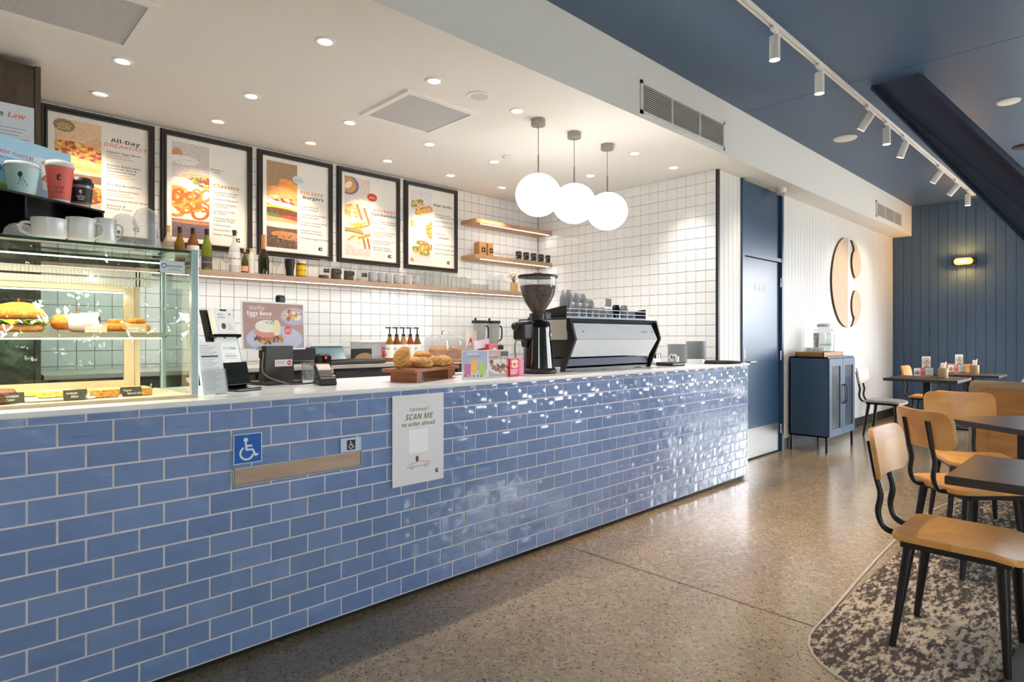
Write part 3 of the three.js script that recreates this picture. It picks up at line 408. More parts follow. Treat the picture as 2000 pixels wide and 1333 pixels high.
// ---------- shelves on the back wall ----------
const SH = 1.755, SZ = -4.85; // long shelf top and front edge
function ledShelf(name, x0, x1, top, th, label, m, inset) {
  const t = thing(name, label, 'shelf', [(x0 + x1) / 2, top, (ZB + SZ) / 2]); const w = x1 - x0, d = SZ - ZB;
  mesh('board', rb(w, th, d, .002, 0, -th / 2, 0), m, t); mesh('led_strip', bb(-w / 2 + inset, w / 2 - .03, -th - .004, -th, d / 2 - .04, d / 2 - .022), M.led, t);
  areaLight(t, w - inset, .014, [0, -th - .006, d / 2 - .031], [0, -th - 1, d / 2 - .031], 28, NEUTRAL); return t;
}
ledShelf('long_shelf', .48, XW - .008, SH, .042, 'long pale timber shelf under the menu boards holding bottles', M.rail, .02);
ledShelf('wall_shelf', 4.15, XW - .008, 2.5, .042, 'upper oak shelf with light strip beside the last menu board', M.oak, .1);
ledShelf('wall_shelf', 4.15, XW - .008, 2.125, .042, 'lower oak shelf holding kraft boxes and black jars', M.oak, .1);
const onShelf = (u, z = -4.95) => { const p = PZ(u, 500, z); return [p.x, SH, z]; };
const hgt = (u, v, y0, z = -4.95) => PZ(u, v, z).y - y0;
const liquid = (c) => PHY({ color: c, roughness: .05, transmission: .35, thickness: 0 });
// bottles: profile by relative height; neck cap and label are parts
function bottle(u, vTop, r, body, cap, lab, o = {}) {
  const z = o.z ?? -4.96, p = onShelf(u, z), H = hgt(u, vTop, SH, z), s = o.shoulder ?? .55, nr = o.neck ?? .3, capH = o.capH ?? .14;
  const t = thing('bottle', lab, 'bottle', p);
  mesh('body', lathe([[0, 0], [r * .93, 0], [r, H * .02], [r, H * s], [r * .9, H * (s + .07)], [r * (nr + .25), H * (s + .17)], [r * nr, H * (s + .26)], [r * nr, H * .97], [0, H * .97]]), body, t);
  mesh('cap', cy(r * (nr + .06), r * (nr + .06), H * capH, 0, H * (1 - capH), 0, 18), cap, t);
  if (o.label) mesh('label', cy(r * 1.012, r * 1.012, H * (o.lh ?? .22), 0, H * (o.ly ?? .14), 0, 28), o.label, t, true);
  return t;
}
const capB = col('#1c1a1c', .4), lbl = (bg, fg, s) => printed(128, 64, (g) => { g.fillStyle = bg; g.fillRect(0, 0, 128, 64); for (const x of [4, 46, 88]) txt(g, s, x, 36, 11, fg, 'serif', 'bold'); });
bottle(308, 450, .034, PHY({ color: '#d8e2ea', roughness: .05, transmission: .8, thickness: 0 }), M.steel, 'clear spirit bottle with dark blue label behind the display case', { label: lbl('#33405c', '#ddd', 'GIN') });
bottle(329, 441, .04, PHY({ color: '#efe6d2', roughness: .04, transmission: .75, thickness: 0 }), col('#c99a6a', .6), 'clear bottle with cork top and pale label', { label: lbl('#f0ece2', '#445', 'VODKA'), neck: .28 });
bottle(351, 444, .037, liquid('#8a6a24'), capB, 'olive brown wine bottle between two spirit bottles', { neck: .36 });
bottle(377, 446, .042, liquid('#8f5524'), capB, 'amber whiskey bottle with white label', { shoulder: .6, label: lbl('#e9e9ec', '#334', 'WHISKEY'), lh: .5, ly: .08 });
bottle(404, 448, .037, liquid('#8a9a26'), capB, 'green wine bottle with dark grey label', { neck: .36, label: lbl('#4a4542', '#cfcac4', 'ESTATE'), lh: .26, ly: .08 });
bottle(458, 450, .042, PHY({ color: '#e9ece8', roughness: .3, transmission: .3, thickness: 0 }), col('#3a2620', .4), 'frosted white rum bottle with brown cap', { shoulder: .5, neck: .3, label: lbl('#eef0ec', '#2b2f38', 'MALIBU'), lh: .3, ly: .18, capH: .13 });
bottle(478, 485, .026, liquid('#5a5a24'), col('#e0a888', .4), 'small green sparkling wine bottle with peach label', { shoulder: .45, label: lbl('#eba98c', '#754', 'brut'), lh: .2, ly: .1 });
bottle(491, 486, .023, PHY({ color: '#eceae4', roughness: .3 }), col('#d8c460', .5), 'little white bottle with yellow lid beside champagne', { shoulder: .6, neck: .5 });
bottle(515, 459, .042, liquid('#2e2c14'), col('#d9935c', .35), 'dark champagne bottle with copper foil neck', { shoulder: .38, neck: .36, capH: .36, z: -4.93 });
// stemmed and straight glasses
const glassM = PHY({ color: '#f4f6f6', roughness: .03, transmission: .92, thickness: 0 });
function stemGlass(u, vTop, lab, group) { const H = hgt(u, vTop, SH), t = thing('wine_glass', lab, 'glass', onShelf(u), 0, group); mesh('bowl', lathe([[.004, H * .5], [.02, H * .55], [.038, H * .75], [.034, H]]), glassM, t); mesh('stem', cy(.003, .004, H * .5, 0, .004, 0, 10), glassM, t); mesh('foot', cy(.032, .03, .004), glassM, t); }
stemGlass(427, 494, 'clear stemmed glass beside the green wine bottle', 'stemmed glasses'); stemGlass(442, 496, 'clear stemmed glass beside the frosted rum bottle'); stemGlass(540, 504, 'clear stemmed glass beside the champagne bottle');
single('cup_tumbler', lathe([[0, 0], [.028, 0], [.034, .07], [.037, .072], [.042, .15], [.038, .15], [.03, .01]]), capB, 'stacked black plastic tumblers beside the honey jar', 'cup', onShelf(566));
{ const t = thing('honey_jar', 'yellow labelled honey squeeze jar on the long shelf', 'jar', onShelf(588)), H = hgt(588, 510, SH); mesh('body', lathe([[0, 0], [.036, 0], [.04, .01], [.04, H * .6], [.036, H * .82], [.038, H * .84]]), liquid('#b46a14'), t); mesh('label', cy(.041, .041, H * .6, 0, H * .12, 0), lbl('#f1c90f', '#3b2c10', 'HONEY'), t, true); mesh('lid', cy(.037, .037, H * .16, 0, H * .84, 0), col('#e6e2d4', .4), t); }
[[632, '#4a3a2c', .18], [656, '#2a2420', .6], [681, '#3a332c', .55], [706, '#f2efe8', .2]].forEach(([u, c, f], i) => {
  const t = thing('clip_jar', ['glass clip jar with a low layer of tea leaves', 'glass clip jar mostly full of black tea', 'glass clip jar half full of dark tea', 'glass clip jar holding white marshmallows'][i], 'jar', onShelf(u, -4.94), 0, 'clip jars under the sandwich menu board'), H = hgt(u, 508 + i * 4, SH, -4.94), r = .045;
  mesh('body', lathe([[0, 0], [r, 0], [r, H * .72], [r * .82, H * .82], [r * .85, H * .86]]), glassM, t); mesh('contents', cy(r * .93, r * .93, H * f, 0, .004, 0), col(c, .9), t); mesh('lid', lathe([[r * .88, H * .86], [r * .9, H * .92], [r * .7, H * .99], [0, H]]), glassM, t); mesh('clip', tube([[r * .9, H * .86, .01], [r * 1.05, H * .7, .01], [r * .95, H * .55, .01]], .002, 10, 6), M.steel, t);
  mesh('label', bx(.05, .034, .002, .012, H * .42, r + .003).rotateY(-.2), printed(64, 44, (g) => { g.fillStyle = '#2b2d2e'; g.fillRect(0, 0, 64, 44); txt(g, ['Breakfast', 'Earl Grey', 'Oolong', 'Mallows'][i], 6, 22, 11, '#cfd2d0'); }), t, true);
});
function mug(mat, r, h, handle) { const t = new THREE.Group(); mesh('cup', lathe([[0, .004], [r * .7, 0], [r * .95, h * .25], [r, h], [r * .93, h], [r * .88, h * .3], [r * .6, .012], [0, .012]]), mat, t); mesh('handle', tube([[r * .9, h * .8, 0], [r * 1.4, h * .78, 0], [r * 1.5, h * .45, 0], [r * .9, h * .25, 0]], r * .1, 16, 8), mat, t); return t; }
[727, 745, 759, 776, 794, 812].forEach((u) => { const t = mug(M.ceramicGrey, .038, .092); t.name = numbered('mug'); scene.add(t); t.position.set(...onShelf(u, -4.93)); t.rotation.y = -.35; tag(t, 'pale grey coffee mug in the row along the long shelf', 'mug', 'mugs along the long shelf'); });
const tumb = (r, h) => lathe([[0, .006], [r * .82, 0], [r, h], [r * .93, h], [r * .76, .012], [0, .012]]);
for (let i = 0; i < 9; i++) single('tall_glass', tumb(.03, .145), glassM, 'tall clear drinking glass past the mugs on shelf', 'glass', onShelf(822 + i * 7, i % 2 ? -4.98 : -4.92), 0, 'tall glasses on the long shelf');
for (let i = 0; i < 4; i++) single('tumbler', tumb(.036, .12), glassM, 'wide clear tumbler standing past the tall glasses', 'glass', onShelf(886 + i * 9.5, i % 2 ? -4.98 : -4.91), 0, 'wide tumblers on the long shelf');
for (let i = 0; i < 4; i++) single('dessert_glass', tumb(.032, .06), glassM, 'low clear dessert glass on the long shelf', 'glass', onShelf(922 + i * 9, -4.92), 0, 'low glasses on the long shelf');
for (let i = 0; i < 3; i++) single('carafe', lathe([[0, 0], [.045, .004], [.048, .1], [.03, .15], [.034, .18]]), glassM, 'clear glass carafe towards the shelf end by the vase', 'carafe', onShelf(958 + i * 10.5, i % 2 ? -5.0 : -4.9), 0, 'carafes on the long shelf');
{ const p = onShelf(1004, -4.92), t = thing('flower_vase', 'square tan vase of cream flowers at shelf end', 'vase', p); mesh('vase', rb(.065, .105, .065, .006, 0, .0525, 0), col('#c8a56e', .6), t); const st = [], bl = []; for (let i = 0; i < 14; i++) { const a = rr(-1, 1), b = rr(-1, 1); st.push(tube([[0, .1, 0], [a * .02, .14, b * .02], [a * .05, rr(.17, .2), b * .05]], .0022, 8, 5)); bl.push(sph(.016, a * .055, rr(.17, .215), b * .055, 1, .8, 1, 8)); } mesh('stems', st, col('#4a4632', .8), t); mesh('blossom', bl, col('#efe3bd', .8), t); }
[[936, 470], [951, 472]].forEach(([u, v], i) => { const p = PZ(u + 2, 490, -4.93); const t = thing('kraft_box', i ? 'narrower kraft coffee box beside its twin on oak shelf' : 'wider kraft coffee box at end of oak shelf', 'box', [p.x, 2.125, -4.93]); mesh('carton', rb(i ? .075 : .1, .14, .09, .002, 0, .07, 0), M.kraft, t); mesh('label', bx(.05, .05, .001, .008, .06, .0455), printed(64, 64, (g) => { g.fillStyle = '#1d1d1f'; g.fillRect(0, 0, 64, 64); logoC(g, 32, 32, 26, '#e8e8e8'); }), t, true); });
for (let i = 0; i < 5; i++) { const p = PZ(1013 + i * 14.5, 492, -4.92); const t = thing('keep_cup', 'black lidded glass keep cup lined up on oak shelf', 'cup', [p.x, 2.125, -4.92], 0, 'black keep cups on the oak shelf'); mesh('glass_body', lathe([[0, 0], [.028, 0], [.034, .075]]), PHY({ color: '#c9c6c2', roughness: .1, transmission: .6, thickness: 0 }), t); mesh('band', cy(.032, .0345, .045, 0, .018, 0), printed(128, 40, (g) => { g.fillStyle = '#17171a'; g.fillRect(0, 0, 128, 40); for (const x of [32, 96]) logoC(g, x, 20, 16, '#ddd'); }), t, true); mesh('lid', lathe([[.036, .072], [.037, .088], [.03, .1], [0, .1]]), M.black, t); }

// ---------- tall dark cabinet and notice ----------
{ const t = thing('tall_cabinet', 'tall dark timber cabinet against the kitchen back wall', 'cabinet'); mesh('carcass', [bb(-.9, .476, .0, 2.79, -5.08, -4.37), bb(.45, .476, .0, 2.79, -4.37, -4.352)], M.darkWood, t); mesh('door', bb(-.5, .444, .1, 2.76, -4.37, -4.354), M.darkWood, t);
  const n = thing('law_notice', 'pale blue legal notice fixed to the dark timber cabinet', 'notice', [.235, 2.265, -4.345]); mesh('sheet', bx(.42, .56, .003), M.paper, n); mesh('print', sheet(.42, .56, 0, 0, .0018), printed(336, 448, (g, w, h) => { g.fillStyle = '#cfdbe8'; g.fillRect(0, 0, w, h); txt(g, 'The', 174, 60, 32, '#33343a', 'sans-serif', 'bold'); txt(g, 'Law', 240, 60, 32, '#d8735e', 'sans-serif', 'italic bold'); for (let i = 0; i < 22; i++) { const hd = i % 5 === 0; g.fillStyle = hd ? '#d8735e' : '#8a94a2'; g.fillRect(hd ? 110 : 40, 90 + i * 15, hd ? 110 : 230 + (i * 37) % 50, hd ? 4 : 3); } }), n, true); }

// ---------- back bench and what stands on it ----------
{ const t = thing('back_bench', 'long kitchen bench with steel top along the back wall', 'bench'); mesh('top', rb(XW - .52, .03, .6, .003, (XW + .48) / 2, 1.015, -4.75), MAT({ color: '#b9b4ac', metalness: .5, roughness: .35 }), t); mesh('carcass', bb(.485, XW - .03, .0, 1.0, -5.04, -4.5), M.dark, t);
  for (let i = 0; i < 7; i++) { const x = .81 + i * .62; const d = mesh('drawer_front', rb(.6, .3, .018, .003, x, .83, -4.49), col('#2e2926', .5), t); mesh('finger_slot', bb(x - .08, x + .08, .955, .975, -4.483, -4.478), M.black, d); } }
const onBench = (u, z = -4.75) => [PZ(u, 600, z).x, 1.03, z];
for (let i = 0; i < 5; i++) { const t = thing('syrup_bottle', 'white labelled syrup bottle with black pump on bench', 'bottle', onBench(761 + i * 13.5, -4.72), 0, 'pump syrup bottles on the back bench'); mesh('body', lathe([[0, 0], [.038, 0], [.04, .01], [.04, .15], [.018, .21], [.016, .23]]), PHY({ color: ['#a8783a', '#8a5a2a', '#c49a5a', '#b8502a', '#8a6a4a'][i], roughness: .1, transmission: .4, thickness: 0 }), t); mesh('label', cy(.041, .041, .12, 0, .035, 0), printed(128, 96, (g) => { g.fillStyle = '#f0ece6'; g.fillRect(0, 0, 128, 96); for (const x of [32, 96]) { txt(g, 'SYRUP', x, 36, 14, '#444', 'sans-serif', 'bold', 'center'); g.fillStyle = ['#c8a24a', '#7a3a20', '#a05070', '#b8502a', '#7a3f58'][i]; g.fillRect(x - 8, 62, 16, 20); } }), t, true); mesh('pump', [cy(.014, .018, .02, 0, .228, 0), cy(.006, .006, .06, 0, .245, 0), bb(-.04, .012, .3, .313, -.008, .008)], M.black, t); }
{ const t = thing('fruit_box', 'clear lidded box with red FRUIT label on bench', 'box', onBench(727, -4.9)); mesh('tub', [bb(-.16, .16, 0, .004, -.1, .1), bb(-.16, .16, 0, .17, .097, .1), bb(-.16, .16, 0, .17, -.1, -.097), bb(-.16, -.157, 0, .17, -.1, .1), bb(.157, .16, 0, .17, -.1, .1)], M.plastic, t); mesh('lid', rb(.34, .02, .22, .006, 0, .18, 0), col('#e8e6e2', .3, {}), t); mesh('label', sheet(.1, .085, .09, .085, .102), printed(96, 80, (g) => { g.fillStyle = '#d8304a'; g.fillRect(0, 0, 96, 80); txt(g, 'FRUIT', 48, 34, 28, '#fff', 'sans-serif', 'bold', 'center'); txt(g, 'FRAPPE MIX', 48, 54, 12, '#fff', 'sans-serif', '', 'center'); txt(g, 'SCOOP', 48, 68, 12, '#fff', 'sans-serif', '', 'center'); }), t, true); mesh('contents', rb(.29, .06, .17, .01, 0, .036, 0), M.ceramicWhite, t); }
single('tablet_stand', [rb(.3, .12, .02, .01, 0, .075, .02).rotateX(-.25), rb(.3, .03, .2, .008, 0, .015, -.04)], M.black, 'black tilted tablet stand on the back bench', 'tablet', onBench(584, -4.88));
{ const t = thing('tablet_till', 'tilted screen with pale top edge on the bench', 'screen', onBench(648, -4.85)); mesh('panel', rb(.3, .16, .012, .004, 0, .09, 0).rotateX(-.6), col('#4e6b76', .2), t); mesh('top_edge', bx(.3, .02, .03, 0, .16, -.09), M.white, t); mesh('stand', bx(.2, .03, .12, 0, .015, -.06), M.black, t); }
{ const t = thing('picture_card', 'dark card with large tan half circle on bench', 'card', onBench(706, -4.72)); mesh('board', bx(.2, .12, .006, 0, .062, 0), M.black, t); mesh('print', sheet(.19, .11, 0, .062, .004), printed(128, 76, (g) => { g.fillStyle = '#1c1b22'; g.fillRect(0, 0, 128, 76); g.fillStyle = '#a88458'; g.beginPath(); g.ellipse(84, 84, 76, 62, 0, 0, 7); g.fill(); }), t, true); }
single('paper_tray', [rb(.62, .03, .3, .008, 0, .018, 0), bx(.5, .004, .2, .02, .036, .02), bx(.24, .004, .16, -.12, .041, .04).rotateY(.15)], col('#3a3632', .5), 'flat dark tray of papers at bench front edge', 'tray', onBench(672, -4.6));
[936, 963].forEach((u, i) => { const t = thing('blender', i ? 'clear blender jug partly hidden behind the paper cup stack' : 'clear blender jug with black lid against the tiles', 'blender', onBench(u, -4.8)); mesh('base', rb(.17, .14, .17, .02, 0, .07, 0), M.black, t); mesh('jug', lathe([[0, .15], [.055, .15], [.07, .37]], 4).rotateY(Math.PI / 4), PHY({ color: '#d6d8d8', roughness: .12, transmission: .8, thickness: 0 }), t); mesh('lid', [rb(.115, .03, .115, .006, 0, .38, 0), bb(-.06, -.045, .37, .42, -.01, .01)], M.black, t); mesh('handle', tube([[.06, .34, .02], [.1, .33, .02], [.1, .2, .02], [.055, .18, .02]], .008), M.black, t); });

// ---------- food display case ----------
{
  const t = thing('food_display_case', 'glass food display case with lit shelf on the counter', 'display case'), X0 = -.6, X1 = .757, Z0 = -2.552, Z1 = -2.975;
  mesh('deck', bb(X0, X1, TOP, TOP + .012, Z1, Z0 + .012), M.beigeAlu, t); mesh('front_glass', bb(X0, .735, TOP + .012, 1.575, Z0 - .003, Z0 + .003), M.glassTint, t); mesh('side_glass', bb(.742, .748, TOP + .012, 1.575, Z1 + .03, Z0 - .02), M.glassTint, t);
  const tg = mesh('top_glass', bb(X0, .737, 1.577, 1.587, Z1, Z0 + .002), M.glassTint, t); mesh('polished_edge', bb(X0, .737, 1.577, 1.587, Z0 + .002, Z0 + .005), M.glassGreen, tg);
  mesh('corner_post', rb(.027, .572, .027, .003, .752, TOP + .286, Z0 - .003), M.alu, t); mesh('corner_post', rb(.02, .55, .02, .003, .747, TOP + .28, Z1 + .012), M.alu, t);
  mesh('top_rail', [bb(X0, .74, 1.535, 1.543, Z0 - .02, Z0 - .008), bb(X0, .74, 1.55, 1.575, Z1, Z1 + .03), bb(.73, .74, 1.535, 1.543, Z1, Z0 - .01)], M.dark, t);
  for (const y of [1.468, 1.505]) { const g = [bb(X0, .7, y, y + .028, Z1 + .004, Z1 + .012)]; for (let x = X0; x < .7; x += .012) g.push(bb(x, x + .006, y, y + .028, Z1 + .012, Z1 + .017)); mesh('ribbed_vent', g, M.ceramicWhite, t); }
  mesh('rear_frame', [bb(.6, .637, TOP + .012, 1.46, Z1, Z1 + .02), bb(X0, .6, 1.445, 1.466, Z1, Z1 + .02), bb(X0, .6, TOP + .012, 1.075, Z1, Z1 + .02), bb(.64, .66, TOP + .012, 1.53, Z1, Z1 + .012)], M.beigeAlu, t); mesh('rear_door_glass', bb(X0, .6, 1.075, 1.445, Z1 + .008, Z1 + .013), M.glassTint, t);
  const sh = mesh('glass_shelf', bb(X0, .67, 1.252, 1.26, Z1 + .06, -2.6), M.glassTint, t); mesh('shelf_rail', bb(X0, .66, 1.254, 1.272, -2.604, -2.598), M.beigeAlu, t); mesh('shelf_led', bb(X0, .65, 1.247, 1.252, -2.612, -2.6), M.led, t); mesh('top_led', bb(X0, .6, 1.436, 1.441, Z1 + .022, Z1 + .03), M.led, t); mesh('front_led', bb(X0, .7, 1.531, 1.535, Z0 - .03, Z0 - .02), M.led, t);
  areaLight(t, 1.2, .012, [.05, 1.245, -2.606], [.05, 0, -2.75], 220, WARM); areaLight(t, 1.2, .014, [0, 1.434, Z1 + .026], [0, 0, Z1 + .4], 70, WARM); areaLight(t, 1.2, .01, [0, 1.529, Z0 - .025], [0, 0, Z0 - .4], 200, WARM);
  mesh('maker_label', sheet(.085, .045, .675, 1.52, Z0 + .0036), printed(160, 84, (g) => { g.fillStyle = '#eceef2'; g.fillRect(0, 0, 160, 84); g.strokeStyle = '#3b7cc4'; g.lineWidth = 6; g.beginPath(); g.arc(26, 36, 15, 0, 7); g.stroke(); txt(g, 'INTER-FRIDGE', 44, 42, 15, '#26303c', 'sans-serif', 'bold'); g.fillStyle = '#7a828c'; g.fillRect(60, 54, 70, 3); g.fillRect(50, 64, 90, 3); }), t, true);
}
const crust = (a, b, s) => col('#ffffff', .75, { map: pixTex(128, (x, y) => mix(a, b, cl01(fbm(x * 8, y * 8, 8, s, 4) * 2 - .5)), .06), bumpMap: fineBump, bumpScale: .003 });
const M_BUN = crust([236, 170, 74], [206, 126, 40], 201), M_CRUMB = crust([222, 172, 96], [176, 116, 52], 205), M_COOKIE = crust([214, 164, 98], [150, 100, 52], 209), M_CHOC = crust([92, 50, 32], [58, 30, 20], 213), M_LEMON = crust([246, 224, 140], [234, 196, 84], 217);
const shelfAt = (u, z) => [PZ(u, 650, z).x, 1.262, z], deckAt = (u, z, y = TOP + .014) => [PZ(u, 770, z).x, y, z];
single('serving_board', rb(1.1, .012, .2, .004, 0, .006, 0), M.boardWood, 'wooden serving board on the glass shelf under burgers', 'board', [.02, 1.26, -2.74]);
[[36, 'plump cheese burger with red pick in the display case'], [-32, 'second cheese burger cut off at display case side']].forEach(([u, l], i) => {
  const t = thing('burger', l, 'burger', [...shelfAt(u, i ? -2.87 : -2.72)].map((v, k) => k === 1 ? 1.273 : v), i);
  mesh('bun_base', lathe([[0, 0], [.066, 0], [.075, .012], [.073, .026], [0, .026]]), M_BUN, t); mesh('lettuce', (() => { const g = new THREE.CylinderGeometry(.086, .07, .006, 40, 1), p = g.attributes.position; for (let k = 0; k < p.count; k++) { const a = Math.atan2(p.getZ(k), p.getX(k)); p.setY(k, p.getY(k) + .007 * Math.sin(a * 9) * Math.hypot(p.getX(k), p.getZ(k)) / .08); } return g.translate(0, .031, 0); })(), col('#6f9a34', .6), t);
  mesh('cheese', (() => { const g = new THREE.BoxGeometry(.13, .004, .13, 8, 1, 8), p = g.attributes.position; for (let k = 0; k < p.count; k++) { const r = Math.hypot(p.getX(k), p.getZ(k)); p.setY(k, p.getY(k) - Math.max(0, r - .055) * .7); } return g.rotateY(.5).translate(0, .049, 0); })(), col('#f2b84c', .4), t);
  mesh('bun_top', lathe([[0, .048], [.07, .048], [.077, .058], [.07, .078], [.05, .095], [.02, .103], [0, .104]]), M_BUN, t); mesh('pick', rodBetween([0, .1, 0], [0, .117, 0], .002), col('#d8362c', .4), t);
});
{ const t = thing('wrapped_roll', 'filled roll in white paper with red pick', 'sandwich', shelfAt(146, -2.7).map((v, k) => k === 1 ? 1.273 : v), -.3); mesh('roll', rb(.1, .055, .07, .024, -.02, .035, 0, 4), M_BUN, t); mesh('filling', rb(.09, .012, .074, .005, -.02, .032, 0), col('#d8742a', .6), t); mesh('paper_wrap', lathe([[.02, -.06], [.045, -.04], [.052, 0], [.048, .04], [.04, .045]], 20).rotateZ(-Math.PI / 2).scale(1, .72, .9).translate(.03, .033, 0), col('#f2eef2', .7, { side: THREE.DoubleSide }), t); mesh('pick', rodBetween([.01, .055, 0], [.014, .085, 0], .002), col('#d8362c', .4), t); }
[[222, 'golden pastry roll beside a clear price tag'], [262, 'golden pastry roll topped with filling beside shelf end']].forEach(([u, l], i) => { single('pastry', [rb(.1, .03, .07, .013, 0, .026, 0, 3), rb(.05, .02, .05, .008, .01, .047 + i * .005, 0)], M_BUN, l, 'pastry', shelfAt(u, -2.7).map((v, k) => k === 1 ? 1.265 : v), .2); });
const chalkTag = (u, z, y, lines, lab, dark = true) => { const t = thing('price_tag', lab, 'tag', [PZ(u, 700, z).x, y, z], .1); mesh('card', bx(.07, .036, .002, 0, .02, 0).rotateX(-.2), dark ? M.black : M.plastic, t); mesh('print', sheet(.069, .035, 0, .02, .0014).rotateX(-.2), printed(140, 70, (g) => { g.fillStyle = dark ? '#3a3632' : '#cbb99a'; g.fillRect(0, 0, 140, 70); lines.forEach((s, i) => txt(g, s, 14 + i * 26, 30 + i * 24, 19, '#f0ece2', 'serif', 'italic bold')); }), t, true); };
chalkTag(188, -2.625, 1.263, ['Chicken', 'roll'], 'pale price tag in front of the wrapped roll', false); chalkTag(267, -2.625, 1.263, ['Sausage', 'roll'], 'pale price tag in front of golden pastry', false);
chalkTag(22, -2.59, TOP + .013, ['Chocolate', 'Cake'], 'price tag reading Chocolate Cake'); chalkTag(148, -2.59, TOP + .013, ['Lemon', 'Slice'], 'dark price tag leaning on the white cake plate'); chalkTag(257, -2.59, TOP + .013, ['Vegan', 'Mixed slice'], 'dark price tag reading Vegan Mixed slice');
single('cake_plate', rb(.2, .008, .1, .003, 0, .004, 0), M.ceramicWhite, 'white rectangular plate under lemon slice', 'plate', deckAt(115, -2.65)); single('lemon_slice', rb(.1, .026, .05, .004, 0, .013, 0), M_LEMON, 'pale yellow lemon slice on white plate', 'cake', deckAt(108, -2.65, TOP + .023));
single('crumble_slice', rb(.2, .03, .1, .004, 0, .015, 0), M_CRUMB, 'long golden crumble slice in display case', 'cake', deckAt(232, -2.67)); single('lemon_slice', rb(.12, .02, .06, .004, 0, .01, 0), M_LEMON, 'flat yellow slice at the rear of display case', 'cake', deckAt(62, -2.9)); single('crumble_slice', rb(.12, .015, .05, .004, 0, .008, 0), M_CRUMB, 'thin brown slice at the rear of display case', 'cake', deckAt(175, -2.9));
single('chocolate_cake', lathe([[0, 0], [.07, 0], [.074, .012], [.068, .02], [.074, .032], [.066, .045], [0, .048]]), M_CHOC, 'round layered chocolate cake in display case', 'cake', deckAt(-22, -2.65));
// on top of the case
const RT = 1.749, RA = .56, rdir = (s, off = 0) => [.245 + .84 * s + .54 * off, -2.72 - .54 * s + .84 * off];
{ const [x, z] = rdir(.0, -.02); const t = thing('display_riser', 'black open riser box on top of the display case', 'riser', [x, 1.588, z], RA); mesh('top_board', bx(.66, .008, .22, -.05, .157, -.04), M.blackGloss, t); mesh('upright', bx(.008, .153, .13, -.02, .0765, 0), M.blackGloss, t); mesh('upright', bx(.008, .153, .13, .276, .0765, 0), M.blackGloss, t); mesh('back_panel', bx(.66, .153, .006, -.05, .0765, -.06), M.blackGloss, t); }
{ const [x, z] = rdir(.07, -.13), t = thing('charity_sign', 'pale blue kids drink charity sign behind paper cups', 'sign', [x, RT, z], RA); mesh('panel', bx(.44, .235, .004, 0, .118, 0), M.paper, t); mesh('print', sheet(.44, .235, 0, .118, .0025), printed(880, 472, (g, w, h) => {
  g.scale(2, 2); w = 440; h = 236; g.fillStyle = '#a9d6ea'; g.fillRect(0, 0, w, h); g.fillStyle = '#8cc04e'; g.beginPath(); g.ellipse(90, 236, 170, 70, 0, 0, 7); g.fill(); g.fillStyle = '#dff0f6'; for (const [a, b] of [[120, 28], [330, 60], [410, 40]]) { g.beginPath(); g.ellipse(a, b, 44, 14, 0, 0, 7); g.fill(); }
  txt(g, "KIDS' FLUFFY $1", 170, 66, 16, '#d8345a', 'sans-serif', 'bold'); txt(g, '50c from every fluffy', 170, 86, 13, '#41708a', 'sans-serif', 'bold'); txt(g, 'is donated to', 190, 102, 12, '#6a9ab0', 'sans-serif', 'bold'); txt(g, 'Kids', 168, 134, 31, '#1d5a9c', 'sans-serif', 'bold'); txt(g, 'Can', 232, 134, 31, '#d8345a', 'sans-serif', 'bold');
  g.fillStyle = '#f6f2ec'; g.save(); g.translate(20, -24); g.beginPath(); g.moveTo(300, 90); g.lineTo(370, 90); g.lineTo(362, 190); g.lineTo(308, 190); g.fill(); ['#d8543a', '#f0c23c', '#4a90c4'].forEach((c, i) => { g.strokeStyle = c; g.lineWidth = 7; g.beginPath(); g.arc(335, 160, 30 - i * 7, 3.3, 6.1); g.stroke(); }); g.fillStyle = '#caa27a'; g.beginPath(); g.ellipse(335, 88, 36, 10, 0, 0, 7); g.fill(); g.restore(); g.fillStyle = '#3f7a4a'; for (let i = 0; i < 6; i++) { g.beginPath(); g.ellipse(400 + (i % 2) * 10, 130 + i * 11, 7, 3, .6, 0, 7); g.fill(); } }), t, true); }
function paperCup(s, off, r, h, m, lidM, lab, band) { const [x, z] = rdir(s, off), t = thing('paper_cup', lab, 'cup', [x, RT + .004, z], RA); mesh('cup', lathe([[0, 0], [r * .72, 0], [r * .96, h * .9], [r, h * .9]]), m, t, true); mesh('lid', lathe([[r * 1.04, h * .88], [r * 1.05, h * .91], [r * .96, h * .95], [r * .94, h], [0, h * .99]]), lidM, t); if (band) mesh('wrap', lathe([[r * .73, h * .06], [r * .965, h * .86]].map(([a, b]) => [a + .001, b])), band, t, true); }
const lidW = col('#f2efe9', .5);
paperCup(0, .0, .05, .108, col('#f2f0ea', .6), lidW, 'mint green paper cup with a golfer drawing', printed(512, 128, (g) => { g.fillStyle = '#bfe0de'; g.fillRect(0, 0, 512, 128); g.save(); g.translate(450, 20); g.strokeStyle = g.fillStyle = '#2c2a28'; g.lineWidth = 2.5; g.beginPath(); g.ellipse(0, 26, 12, 14, .5, 0, 7); g.fill(); g.beginPath(); g.moveTo(0, 40); g.lineTo(-10, 82); g.moveTo(0, 40); g.lineTo(14, 82); g.moveTo(6, 32); g.lineTo(34, 74); g.stroke(); g.fillStyle = '#b0402e'; g.beginPath(); g.arc(38, 78, 4, 0, 7); g.fill(); g.restore(); }));
paperCup(.072, -.075, .04, .118, col('#eee9e6', .6), lidW, 'plain white paper cup between mint and coral cups');
